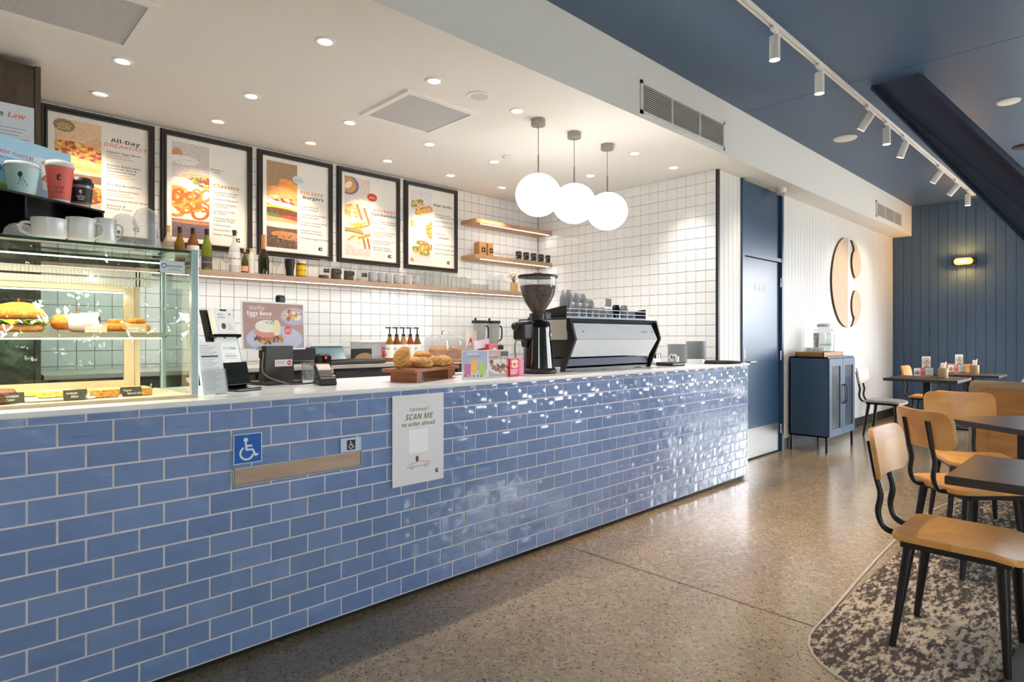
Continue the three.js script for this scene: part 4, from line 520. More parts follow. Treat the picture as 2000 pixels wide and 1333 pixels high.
paperCup(.138, .0, .044, .15, col('#f2f0ea', .6), lidW, 'coral red paper takeaway cup with black lettering', printed(512, 160, (g) => { g.fillStyle = '#ee6a5c'; g.fillRect(0, 0, 512, 160); logoC(g, 452, 56, 34, '#2a1c1c'); txt(g, 'THE', 452, 92, 12, '#8a3a34', 'sans-serif', '', 'center'); txt(g, 'COFFEE', 452, 112, 20, '#7c2f2c', 'sans-serif', 'bold', 'center'); txt(g, 'CLUB', 452, 132, 20, '#7c2f2c', 'sans-serif', 'bold', 'center'); }));
{ const [x, z] = rdir(.225, 0), t = thing('reusable_cup', 'glass reusable cup with black sleeve and black lid', 'cup', [x, RT, z], RA); mesh('glass_body', lathe([[0, 0], [.03, 0], [.038, .09]]), PHY({ color: '#e8e4e0', roughness: .05, transmission: .7, thickness: 0 }), t); mesh('sleeve', lathe([[.033, .022], [.0375, .076]].map(([a, b]) => [a + .001, b])), printed(512, 110, (g) => { g.fillStyle = '#1b1b1e'; g.fillRect(0, 0, 512, 110); logoC(g, 452, 32, 26, '#eee'); txt(g, 'THE', 452, 60, 10, '#ddd', 'sans-serif', '', 'center'); txt(g, 'COFFEE', 452, 78, 18, '#eee', 'sans-serif', 'bold', 'center'); txt(g, 'CLUB', 452, 96, 18, '#eee', 'sans-serif', 'bold', 'center'); }), t, true); mesh('lid', lathe([[.041, .086], [.042, .1], [.036, .104], [.034, .116], [0, .116]]), M.black, t); }
[[97, .054, .078, 2.9, 'wide low white ceramic cup with handle on display case'], [159, .047, .092, -.6, 'rounded white ceramic cup beside the wide cup'], [206, .036, .1, -.5, 'straight white ceramic mug behind the clear dome cup']].forEach(([u, r, h, a, l]) => { const t = mug(M.ceramicWhite, r, h); t.name = numbered('ceramic_cup'); scene.add(t); t.position.set(PZ(u, 470, -2.645).x, 1.5875, -2.645); t.rotation.y = a; tag(t, l, 'cup'); });
[[243, .041, .105, 411, 'clear plastic dome cup with printed logo on display case'], [285, .043, .13, 401, 'taller clear plastic dome cup near display case corner']].forEach(([u, r, h, v, l], i) => { const t = thing('dome_cup', l, 'cup', [PZ(u, 470, -2.645).x, 1.5875, -2.645]); mesh('cup', lathe([[0, .002], [r * .7, .002], [r * .97, h * .75], [r, h * .75]]), M.plastic, t); mesh('dome_lid', lathe([[r * 1.06, h * .74], [r * 1.06, h * .8], [r, h * .83], [r * .93, h * 1.0], [r * .7, h * 1.14], [r * .3, h * 1.22], [r * .25, h * 1.21]]), M.plastic, t); if (!i) mesh('logo', sheet(.022, .04, 0, .045, r * .9).rotateY(-.7), col('#ffffff', .6, { transparent: true, map: canvasTex(44, 80, (g) => { logoC(g, 22, 22, 26, '#2a2a2a'); txt(g, 'COFFEE', 22, 58, 10, '#333', 'sans-serif', 'bold', 'center'); txt(g, 'CLUB', 22, 70, 10, '#333', 'sans-serif', 'bold', 'center'); }) }), t, true); });
{ const [x, z] = rdir(-.0, .09); single('clear_dome', lathe([[.05, 0], [.05, .008], [.044, .012], [.04, .03], [.025, .045], [.01, .05]]).translate(0, .0, 0), M.plastic, 'spare clear dome lid standing before the black riser', 'lid', [PZ(38, 440, -2.62).x, 1.588, -2.62]); }

// ---------- counter-top things ----------
const onTop = (u, v) => { const p = PY(u, v, TOP); return [p.x, TOP, p.z]; };
{ const t = thing('leaflet_holder', 'clear acrylic holder with white printed menu leaflets', 'leaflet holder', [.842, TOP, -2.6], .25); const R = (g) => g.rotateX(-.22).translate(0, .004, 0); mesh('leaflets', R(bx(.1, .212, .012, 0, .108, 0)), M.paper, t); mesh('print', R(sheet(.099, .21, 0, .108, .0065)), printed(150, 318, (g) => { g.fillStyle = '#f3f3f3'; g.fillRect(0, 0, 150, 318); for (let i = 0; i < 26; i++) { g.fillStyle = i === 6 ? '#2a2a2a' : '#b4b6b8'; g.fillRect(14, 18 + i * 11, i === 6 ? 110 : 60 + (i * 41) % 60, i === 6 ? 9 : 4); } }), t, true); mesh('pocket', R(bx(.106, .1, .002, 0, .05, .012)), M.plastic, t); mesh('foot', bx(.106, .003, .09, 0, .0015, -.02), M.plastic, t); }
{ const t = thing('card_stand', 'black gift card stand holding white cards and brochures', 'card stand', [.985, TOP, -2.77], .35); const R = (g) => g.rotateX(-.3); mesh('back_panel', R(bx(.16, .37, .006, 0, .19, -.02)), M.black, t); mesh('base', rb(.13, .014, .12, .006, 0, .007, .03), M.blackGloss, t); mesh('lower_pocket', R(rb(.14, .105, .036, .004, 0, .07, .005)), M.blackGloss, t); mesh('upper_ledge', R(bx(.14, .012, .05, 0, .245, .0)), M.blackGloss, t);
  mesh('brochures', R(bx(.1, .19, .022, .0, .165, .004)), M.paper, t); mesh('brochure_print', R(sheet(.099, .188, 0, .166, .0155)), printed(128, 244, (g) => { g.fillStyle = '#f0f3f3'; g.fillRect(0, 0, 128, 244); logoC(g, 50, 26, 20, '#333'); txt(g, 'VIP.', 20, 100, 22, '#9aa0a2', 'sans-serif', ''); txt(g, 'Club', 58, 100, 22, '#3a3f42', 'sans-serif', 'bold'); g.fillStyle = '#c86a7a'; g.fillRect(24, 136, 80, 5); g.fillStyle = '#a9adb0'; g.fillRect(30, 124, 66, 3); g.fillRect(30, 150, 66, 3); food.scatter(g, 64, 196, 44, 16, 40, ['#5f8a3a', '#e06a3a', '#f0d8a0', '#c8402e'], 4, 10); }), t, true);
  const gp = printed(140, 200, (g) => { g.fillStyle = '#f0eeea'; g.fillRect(0, 0, 140, 200); g.fillStyle = '#1c1a1a'; g.beginPath(); g.roundRect(44, 8, 52, 14, 7); g.fill(); txt(g, 'GIFT', 22, 56, 20, '#8d8a86', 'sans-serif', 'bold'); txt(g, 'CARD', 22, 78, 20, '#8d8a86', 'sans-serif', 'bold'); logoC(g, 112, 46, 16, '#333'); g.fillStyle = '#6a2f20'; g.beginPath(); g.ellipse(52, 140, 16, 24, .2, 0, 7); g.fill(); txt(g, 'YOU', 82, 132, 14, '#8d8a86'); txt(g, 'BEAN', 82, 150, 14, '#8d8a86'); txt(g, 'MEAN', 82, 168, 14, '#8d8a86'); });
  mesh('gift_cards', R(bx(.1, .12, .035, 0, .312, .008)), M.paper, t); mesh('gift_card_print', R(sheet(.099, .119, 0, .312, .026)), gp, t, true); }
{ const t = thing('till_screen', 'till monitor with a waffle breakfast promotion card on its back', 'till', [1.262, TOP, -3.0], .22); mesh('foot', rb(.2, .016, .2, .006, 0, .008, -.02), M.black, t); mesh('stand', [extr(shape([[-.085, .012], [.085, .012], [.075, .19], [-.075, .19]]), .05).translate(0, 0, -.02), bx(.1, .14, .04, 0, .2, -.05)], M.dark, t); mesh('monitor', rb(.3, .2, .03, .012, .05, .3, -.03).rotateX(-.05), M.black, t);
  mesh('card', bx(.36, .24, .004, 0, .29, .0).rotateX(-.05), M.paper, t); mesh('card_print', sheet(.344, .224, 0, .29, .0024).rotateX(-.05), printed(512, 332, (g, w, h) => { g.fillStyle = '#b08a80'; g.fillRect(0, 0, w, h); food.blob(g, 260, 270, 250, 110, '#9a9cae'); food.blob(g, 260, 262, 236, 98, '#c0c0d0'); food.blob(g, 430, 90, 120, 66, '#b4b2c6'); food.scatter(g, 420, 84, 80, 36, 40, ['#e8c47c', '#d8843a', '#f4e8cc', '#a8522c'], 8, 20); food.scatter(g, 210, 262, 116, 36, 60, ['#8a4a22', '#c4742c', '#5c2e18', '#e0a050'], 10, 22); food.blob(g, 170, 222, 90, 30, '#d88a7c', .1); food.blob(g, 190, 170, 96, 46, '#f2ead6'); food.blob(g, 270, 180, 34, 60, '#eedfae'); food.scatter(g, 200, 140, 60, 16, 14, ['#4a5a34'], 3, 6); txt(g, 'Waffle', 50, 52, 40, '#d8d0d0', 'sans-serif', 'bold'); txt(g, 'Eggs Bene', 30, 92, 42, '#ffffff', 'sans-serif', 'bold'); txt(g, 'WITH BACON & MAPLE SYRUP', 46, 112, 13, '#e8dcd8'); g.fillStyle = '#d8404a'; g.beginPath(); g.arc(368, 198, 32, 0, 7); g.fill(); txt(g, 'Sweet &', 368, 196, 12, '#fff', 'sans-serif', 'bold', 'center'); txt(g, 'savoury', 368, 210, 12, '#fff', 'sans-serif', 'bold', 'center'); }), t, true);
  mesh('sticker', sheet(.1, .034, .02, .105, .0315), printed(160, 54, (g) => { g.fillStyle = '#f0e6e6'; g.fillRect(0, 0, 160, 54); g.fillStyle = '#d86a74'; g.fillRect(10, 14, 84, 5); g.fillRect(10, 26, 70, 4); g.fillStyle = '#d8303a'; g.beginPath(); g.arc(132, 27, 20, 0, 7); g.fill(); txt(g, '2%', 132, 34, 18, '#fff', 'sans-serif', 'bold', 'center'); }), t, true);
  mesh('second_screen', rb(.06, .11, .012, .005, .2, .22, -.08).rotateY(.3), M.dark, t); mesh('scanner_head', rb(.05, .05, .03, .014, .06, .425, -.05), M.black, t); mesh('cable', tube([[-.02, .02, .1], [-.06, .01, .14], [.03, .008, .19], [.14, .01, .16], [.2, .02, .1]], .004, 40, 6), M.black, t); mesh('cable', tube([[-.1, .16, .04], [-.13, .06, .09], [-.05, .008, .17]], .0035, 30, 6), col('#6a5c4c', .6), t); }
{ const t = thing('card_terminal', 'black card payment terminal with keypad on worktop', 'card terminal', [1.415, TOP, -2.79], -.25); const R = (g) => g.rotateX(.45).translate(0, .055, 0); mesh('cradle', rb(.085, .022, .15, .008, 0, .011, 0), M.black, t); mesh('body', R(rb(.08, .03, .17, .01, 0, 0, 0)), M.dark, t); mesh('screen', R(bx(.064, .002, .06, 0, .0155, -.035)), col('#a8937a', .2), t); const ks = []; for (let i = 0; i < 12; i++) ks.push(R(bx(.014, .004, .01, -.022 + (i % 3) * .018, .016, .012 + (i / 3 | 0) * .014))); mesh('keypad', ks, col('#4a433e', .5), t); mesh('enter_key', R(bx(.012, .004, .012, .032, .016, .054)), col('#5fae4c', .5), t); mesh('cancel_key', R(bx(.012, .004, .012, .032, .016, .02)), col('#d8542c', .5), t); }
{ const t = thing('barcode_scanner', 'black hands-free scanner with red light behind terminal', 'scanner', [1.52, TOP, -3.02], .1); mesh('body', rb(.085, .13, .07, .03, 0, .085, 0, 4), M.black, t); mesh('window', bx(.055, .07, .002, 0, .1, .0355), M.blackGloss, t); mesh('red_light', sph(.006, -.005, .125, .037), MAT({ color: '#ff4060', emissive: '#ff1a3c', emissiveIntensity: 3 }), t); mesh('base', cy(.05, .045, .02), M.black, t); mesh('note', bx(.05, .05, .001, .015, .045, .0365), M.paper, t); }
single('water_glass', tumb(.034, .1), glassM, 'clear water glass behind the payment terminal', 'glass', onTop(575, 742).map((v, i) => i === 2 ? -2.98 : i === 0 ? 1.42 : v));
{ const c = [1.965, TOP, -2.74], t = thing('cake_board', 'wooden footed serving board loaded with scones', 'board', c, .42); mesh('plank', rb(.5, .018, .2, .005, 0, .062, 0), M.boardWood, t); for (const s of [-1, 1]) mesh('foot', bx(.05, .053, .16, s * .17, .0265, 0), M.boardWood, t);
  const spots = [[-.21, .0, .03, 1.1, .04], [-.13, -.03, .0, .6, .0], [-.05, -.04, .0, 0, 0], [-.09, .05, .0, 0, .0], [.05, -.03, .03, .1, .02], [.06, .045, .0, 0, 0], [.15, .04, .0, 0, 0], [.17, -.045, .0, 0, 0]], ca = Math.cos(.42), sa = Math.sin(.42);
  spots.forEach(([x, z, dy, tilt], i) => { const g = sph(.056, 0, 0, 0, 1.08, .62, .92, 20), p = g.attributes.position; for (let k = 0; k < p.count; k++) { const n = 1 + .14 * (fbm(p.getX(k) * 30 + i * 3 + 9, p.getY(k) * 30 + p.getZ(k) * 40 + 9, 64, 40 + i, 3) - .5) * 2; p.setXYZ(k, p.getX(k) * n, Math.max(p.getY(k) * n, -.022), p.getZ(k) * n); } g.computeVertexNormals(); single('scone', g.rotateZ(tilt), i % 2 ? M_COOKIE : M_CRUMB, i === 0 ? 'scone propped on edge at the end of the board' : i === 4 ? 'scone piled on top of the others' : 'golden fruit scone resting on the wooden board', 'scone', [c[0] + x * ca + z * sa, TOP + .094 + dy + (i === 0 ? .01 : 0), c[2] - x * sa + z * ca], i, 'scones on the wooden board'); });
  chalkTag(819, -2.66, TOP, ['Scones', '$4.50'], 'black chalk price tag reading Scones beside the board'); }
{ const c = [PZ(859, 698, -3.08).x, TOP, -3.02], t = thing('cake_stand', 'timber cake stand under a clear handled dome', 'cake stand', c); mesh('pedestal', cy(.06, .05, .08), M.oak, t); mesh('plate', cy(.15, .15, .018, 0, .08, 0, 40), M.oak, t); mesh('dome', lathe([[.128, .1], [.128, .21], [.122, .232], [.09, .246], [0, .252]], 40), M.plastic, t); mesh('knob', tube([[-.03, .25, 0], [-.02, .275, 0], [.02, .275, 0], [.03, .25, 0]], .005), M.chrome, t);
  [[-.06, .03], [.0, .05], [.06, .02], [.03, -.05], [-.05, -.05]].forEach(([x, z], i) => { const m = thing('muffin', 'golden muffin in paper case under the clear dome', 'muffin', [c[0] + x, TOP + .099, c[2] + z], i, 'muffins under the clear dome'); mesh('paper_case', cy(.028, .035, .045, 0, 0, 0, 24), col('#d8a878', .7), m); mesh('crown', sph(.04, 0, .052, 0, 1, .62, 1, 16), i % 2 ? M_COOKIE : M_BUN, m); }); }
{ const a = .02, t = thing('promo_sign', 'double promotion card with smoothies and churros', 'sign', [2.31, TOP, -2.6], a); const W = .37; mesh('panel', bx(W, .16, .004, 0, .08, 0), M.paper, t); mesh('smoothie_print', sheet(.185, .15, -.09, .081, .0025), printed(256, 208, (g) => { g.fillStyle = '#a9b0c6'; g.fillRect(0, 0, 256, 208); g.fillStyle = '#d8d4d4'; g.fillRect(0, 150, 256, 60); txt(g, 'Real Fruit', 50, 30, 24, '#eef0f4', 'sans-serif', 'bold'); txt(g, 'Smoothies', 66, 52, 24, '#d84a6a', 'sans-serif', 'bold'); [['#c0508a', 50, 100], ['#efb23c', 118, 70], ['#a8c43c', 200, 96]].forEach(([c2, x, y]) => { g.fillStyle = c2; g.beginPath(); g.roundRect(x - 32, y, 64, 96 - (y - 90) * .3, 8); g.fill(); }); food.scatter(g, 40, 190, 30, 10, 12, ['#e8c23c', '#c03a4a'], 5, 10); food.scatter(g, 160, 194, 60, 8, 12, ['#3a3a4c'], 4, 8); }), t, true);
  mesh('churros_print', sheet(.16, .15, .092, .081, .0025), printed(224, 208, (g) => { g.fillStyle = '#c4a69c'; g.fillRect(0, 0, 224, 208); food.blob(g, 130, 130, 140, 60, '#e6dfda'); for (let i = 0; i < 7; i++) food.stick(g, 60 + i * 22, 130 + (i % 3) * 14, 90, 20, .5, i % 2 ? '#c8743a' : '#a8582a'); food.scatter(g, 110, 140, 70, 24, 20, ['#3a1c14', '#2a1410'], 6, 14); g.fillStyle = '#3a2420'; g.fillRect(134, 10, 90, 36); food.stick(g, 140, 90, 90, 5, 1.57, '#3a1c14'); txt(g, 'CHURROS', 8, 62, 22, '#5a3a34', 'sans-serif', 'bold'); txt(g, 'Loaded', 14, 40, 18, '#f0e6e0'); food.blob(g, 34, 92, 18, 18, '#5a2e34'); }), t, true); mesh('backrest', bx(.2, .12, .003, 0, .062, -.035).rotateX(.0), M.paper, t); }
{ const t = thing('gift_box', 'red and pink patterned sweet box beside the coffee grinder', 'box', [2.545, TOP, -2.62], .1); mesh('carton', rb(.13, .105, .05, .002, 0, .0525, 0), col('#d8203c', .4), t); mesh('print', sheet(.128, .103, 0, .0525, .0256), printed(176, 144, (g) => { g.fillStyle = '#d42440'; g.fillRect(0, 0, 176, 144); g.fillStyle = '#e0569c'; g.fillRect(116, 0, 60, 144); for (let i = 0; i < 18; i++) food.blob(g, 128 + (i % 3) * 18, 8 + i * 8, 5, 7, '#f6d8e6', .4); food.blob(g, 60, 26, 44, 20, '#f2cfb0'); food.blob(g, 60, 58, 44, 20, '#f0c8a4'); food.blob(g, 56, 44, 16, 12, '#d8402c'); for (let i = 0; i < 4; i++) { g.fillStyle = '#f8e8ec'; g.fillRect(10, 88 + i * 11, 90 - i * 6, 5); } }), t, true); }
{ const t = thing('gift_box', 'tall red sweet box standing behind the promotion card', 'box', [2.5, TOP, -2.78], .15); mesh('carton', rb(.09, .19, .05, .002, 0, .095, 0), col('#cf2038', .4), t); mesh('flap', bx(.14, .05, .004, -.06, .2, .0).rotateZ(.12), col('#f0d8e0', .5), t); mesh('disc', tr(new THREE.CircleGeometry(.02, 20), .01, .15, .026), M.paper, t); }
{ const t = thing('paper_cup_stack', 'tall stack of white paper cups with red print', 'cup stack', [2.53, TOP, -3.0]); for (let i = 0; i < 9; i++) mesh('cup', lathe([[.03, 0], [.042, .095], [.044, .095], [.044, .1]]).rotateX(Math.PI).translate(0, .1 + i * .022, 0), i === 8 ? printed(256, 96, (g) => { g.fillStyle = '#eee8e2'; g.fillRect(0, 0, 256, 96); for (let k = 0; k < 4; k++) { food.blob(g, 32 + k * 64, 56, 13, 24, '#d8283a'); food.blob(g, 32 + k * 64, 62, 9, 10, '#f4ece6'); food.blob(g, 26 + k * 64, 22, 4, 9, '#d8283a'); food.blob(g, 38 + k * 64, 22, 4, 9, '#d8283a'); } }) : col(i % 2 ? '#ece6e0' : '#dcd6dc', .6), t, true); }

// ---------- coffee grinder and espresso machine ----------
{
  const t = thing('coffee_grinder', 'glossy black coffee grinder with bean-filled glass hopper', 'coffee grinder', [2.86, TOP, -2.72]);
  mesh('base', lathe([[0, 0], [.12, 0], [.125, .012], [.115, .035], [0, .035]]).scale(1, 1, .95), M.black, t); mesh('body', lathe([[.11, .03], [.104, .1], [.094, .2], [.088, .29], [.086, .325], [.07, .34], [0, .345]], 36).scale(.95, 1, .9), M.blackGloss, t);
  mesh('dosing_head', [rb(.11, .12, .1, .02, -.11, .27, -.02, 3), sph(.026, -.185, .3, -.02)], M.black, t); mesh('spout', cy(.018, .03, .06, -.1, .17, -.02), M.black, t); mesh('collar', [cy(.045, .045, .04, .0, .345, 0), rb(.06, .05, .05, .008, .05, .37, .02)], M.dark, t);
  mesh('hopper', lathe([[.036, .385], [.052, .41], [.086, .46], [.108, .51], [.119, .56], [.122, .62]], 40), glassM, t); mesh('beans', lathe([[0, .388], [.034, .39], [.05, .412], [.084, .462], [.106, .512], [.115, .55], [.116, .565], [0, .572]], 36), col('#ffffff', .7, { map: pixTex(256, (x, y) => mix([38, 22, 16], [96, 58, 38], cl01(vnoise(x * 40, y * 40, 40, 7) * 1.6 - .4)), .25), bumpMap: fineBump, bumpScale: .004 }), t);
  mesh('lid', [cy(.13, .13, .014, 0, .618, 0, 40), cy(.04, .032, .014, 0, .632, 0)], M.black, t); mesh('cork', cy(.026, .022, .012, 0, .643, 0), M.oak, t);
  mesh('emblem', tr(new THREE.TorusGeometry(.022, .003, 8, 28), 0, 0, 0).scale(.7, 1.3, 1).rotateY(.55).translate(.045, .245, .074), M.steel, t);
}
{
  const t = thing('espresso_machine', 'wide white and black espresso machine with chevron rear panel', 'espresso machine', [3.59, TOP, -2.6]); const W = 1.02;
  const prof = (o, zb) => shape([[.05 + o, .345 - o], [0 + o * .6, .218], [.075 + o, .085 + o], [zb, .085 + o], [zb, .345 - o]]); // x: towards the barista, y: up
  const ext = (s, w) => { const g = extr(s, w); g.applyMatrix4(new THREE.Matrix4().makeBasis(new THREE.Vector3(0, 0, -1), new THREE.Vector3(0, 1, 0), new THREE.Vector3(1, 0, 0))); return g; };
  mesh('shell', ext(prof(.012, .12), W - .06).translate(-(W - .06) / 2, 0, 0), M.black, t);
  const panel = (y0, z0, y1, z1, inset0, inset1) => { const w0 = W / 2 - inset0, w1 = W / 2 - inset1, g = new THREE.BufferGeometry(), V = [[-w0, y0, z0], [w0, y0, z0], [w1, y1, z1], [-w1, y1, z1]], P = []; for (const v of V) P.push(...v); for (const v of V) P.push(v[0], v[1], v[2] - .01); g.setAttribute('position', new THREE.Float32BufferAttribute(P, 3)); g.setIndex([0, 1, 2, 0, 2, 3, 4, 6, 5, 4, 7, 6, 0, 4, 5, 0, 5, 1, 1, 5, 6, 1, 6, 2, 2, 6, 7, 2, 7, 3, 3, 7, 4, 3, 4, 0]); const f = g.toNonIndexed(); f.computeVertexNormals(); return f; };
  const white = PHY({ color: '#eef0f2', roughness: .22 }); const up = mesh('upper_panel', panel(.218, .0, .327, -.045, .03, .045), white, t); mesh('screw', cy(.006, .006, .004, 0, 0, 0, 12).rotateX(Math.PI / 2 - .4).translate(-.4, .27, -.016), M.steel, up); mesh('screw', cy(.006, .006, .004, 0, 0, 0, 12).rotateX(Math.PI / 2 - .4).translate(.43, .27, -.016), M.steel, up); mesh('maker_name', sheet(.11, .02, 0, 0, 0).rotateX(-.39).translate(.34, .271, -.0215 + .001), printed(176, 32, (g) => { g.fillStyle = '#eef0f2'; g.fillRect(0, 0, 176, 32); txt(g, 'SANREMO', 4, 26, 28, '#1c1d20', 'sans-serif', 'bold'); }), up, true);
  mesh('lower_panel', panel(.098, -.066, .216, .0, .045, .03), white, t);
  const sp = shape([[.03, .36], [-.012, .222], [.06, .06], [.085, .0], [.12, .0], [.1, .07], [.04, .222], [.07, .33], [.5, .345], [.5, .36]]); for (const s of [-1, 1]) mesh('side_plate', ext(sp, .014).translate(s * W / 2 - .007, 0, 0), M.black, t);
  mesh('top_trim', ext(shape([[.03, .345], [.055, .327], [.52, .327], [.52, .36], [.04, .36]]), W).translate(-W / 2, 0, 0), M.black, t); for (const s of [-1, 1]) mesh('side_cover', bx(.016, .135, .44, s * (W / 2 + .004), .2825, -.28), M.cream, t);
  mesh('boiler_body', bb(-W / 2 + .03, W / 2 - .03, .1, .34, -.5, -.12), M.dark, t); mesh('base_skirt', bb(-W / 2 + .01, W / 2 - .01, .004, .075, -.13, -.1), M.black, t); mesh('drip_base', [bb(-W / 2 + .03, W / 2 - .03, .035, .085, -.5, -.09), bb(-W / 2 + .04, W / 2 - .04, .02, .06, -.12, -.1)], M.navyDark, t);
  for (const s of [-1, 1]) for (const z of [-.13, -.46]) mesh('foot', cy(.022, .018, .036, s * (W / 2 - .1), 0, z, 16), M.black, t); mesh('steam_wand', tube([[-W / 2 - .02, .25, -.46], [-W / 2 - .05, .2, -.5], [-W / 2 - .05, .06, -.5]], .006), M.steel, t);
  // cup rail on top
  const rk = mesh('cup_tray', bb(-.47, .47, .362, .376, -.47, -.1), MAT({ color: '#5c666c', metalness: .6, roughness: .4 }), t); for (const y of [.4, .428]) mesh('rail', rodBetween([-.47, y, -.1], [.47, y, -.1], .0026), M.steel, rk);
  for (const s of [-1, 1]) mesh('rail_end', ext(shape([[.1, .37], [.1, .447], [.13, .447], [.45, .4], [.45, .37]]), .005).translate(s * .47, 0, 0), M.black, rk);
  const Y = TOP + .377, cupG = (r, h) => lathe([[0, h], [r * .62, h], [r * .95, h * .55], [r, 0], [r * .93, 0], [r * .85, h * .5]]);
  const put = (u, z, r, h, y, m, lab) => single('inverted_cup', cupG(r, h), m, lab, 'cup', [PZ(u, 600, z).x, y, z], 0, 'cups on the espresso machine');
  [[1122, .042, .1], [1136, .042, .1], [1149, .042, .1]].forEach(([u, r, h]) => put(u, -2.78, r, h, Y, M.cupGrey, 'upturned tall grey cup behind the machine cup rail'));
  [[1162, .036, .07], [1175, .036, .07], [1188, .036, .07], [1232, .036, .06]].forEach(([u, r, h]) => put(u, -2.78, r, h, Y, M.cupGrey, 'upturned short grey cup behind the machine cup rail'));
  put(1203, -2.79, .036, .1, Y, M.blackGloss, 'black cup among the grey cups on the machine'); put(1218, -2.78, .038, .1, Y, M.cupGrey, 'upturned tall grey cup beside the black cup');
  [[1106, -2.96, .052, .13], [1121, -2.96, .045, .11], [1135, -2.96, .045, .11], [1150, -2.94, .042, .07], [1120, -3.0, .05, .09]].forEach(([u, z, r, h], i) => { if (i < 4) put(u, z, r, h, Y + .075, M.cupGrey, ['large grey cup at the back of the machine top', 'grey cup stacked in the back row of machine', 'grey cup stacked in the back row of machine', 'low grey cup stacked in the back row'][i]); });
  [1106, 1121, 1135, 1150].forEach((u) => put(u, -2.955, .044, .074, Y, M.cupGrey, 'grey cup underneath the back row on machine')); 
  { const p = PZ(1182, 585, -2.95), c = thing('card_holder', 'small clear stand with black card on machine top', 'card', [p.x, Y, -2.92]); mesh('stand', bx(.08, .11, .003, 0, .056, 0), M.plastic, c); mesh('card', bx(.07, .065, .003, 0, .125, .003), M.black, c); mesh('foot', bx(.12, .004, .07), M.plastic, c); }
}
// plates, tray, small ware at the counter's far end
{
  const plate = (r) => lathe([[0, 0], [r * .6, 0], [r * .98, .0004], [r, .0016], [r, .0068], [r * .97, .0078], [r * .5, .005], [0, .005]], 32), pm = PHY({ color: '#8f9193', roughness: .3 });
  const a = [4.9, -2.92], b = [5.12, -2.86]; const ga = plate(.085), gb = plate(.088);
  for (let i = 0; i < 20; i++) single('side_plate', ga, pm, 'grey plate in the shorter plate stack by tiled wall', 'plate', [a[0], TOP + i * .0085, a[1]], 0, 'shorter stack of grey plates');
  for (let i = 0; i < 23; i++) single('dinner_plate', gb, pm, 'grey plate in the taller plate stack by tiled wall', 'plate', [b[0], TOP + i * .0085, b[1]], 0, 'taller stack of grey plates');
  const gc = plate(.075); for (let i = 0; i < 6; i++) single('saucer', gc, M.ceramicWhite, 'white saucer in the low stack near plates', 'saucer', [4.83, TOP + i * .006, -2.7], 0, 'low stack of white saucers');
  single('serving_tray', lathe([[0, 0], [.19, 0], [.2, .016], [.197, .018], [.186, .004], [0, .004]], 48), M.black, 'round black serving tray at the counter end', 'tray', [5.08, TOP, -2.62]);
  single('milk_jug', lathe([[0, 0], [.035, 0], [.04, .02], [.034, .07], [.038, .085]]), M.chrome, 'small steel milk jug behind the white saucers', 'jug', [4.72, TOP, -2.86]); single('milk_jug', lathe([[0, 0], [.04, 0], [.044, .02], [.036, .08], [.042, .095]]), M.chrome, 'larger steel milk jug near the plate stacks', 'jug', [4.62, TOP, -2.96]);
  single('tamper_mat', [rb(.2, .03, .16, .012, 0, .015, 0, 3)], M.black, 'black tamping mat beside the espresso machine', 'mat', [4.36, TOP, -2.66]); single('napkin_block', rb(.14, .05, .09, .02, 0, .025, 0, 3), M.ceramicWhite, 'white rounded napkin block beside the espresso machine', 'napkins', [4.42, TOP, -2.86]);
  const k = thing('knock_tube', 'steel knock tube standing near milk jugs', 'tube', [4.6, TOP, -2.76]); mesh('tube', cy(.03, .03, .07), M.steel, k); mesh('bar', rodBetween([-.03, .06, 0], [.03, .06, 0], .005), M.black, k);
}

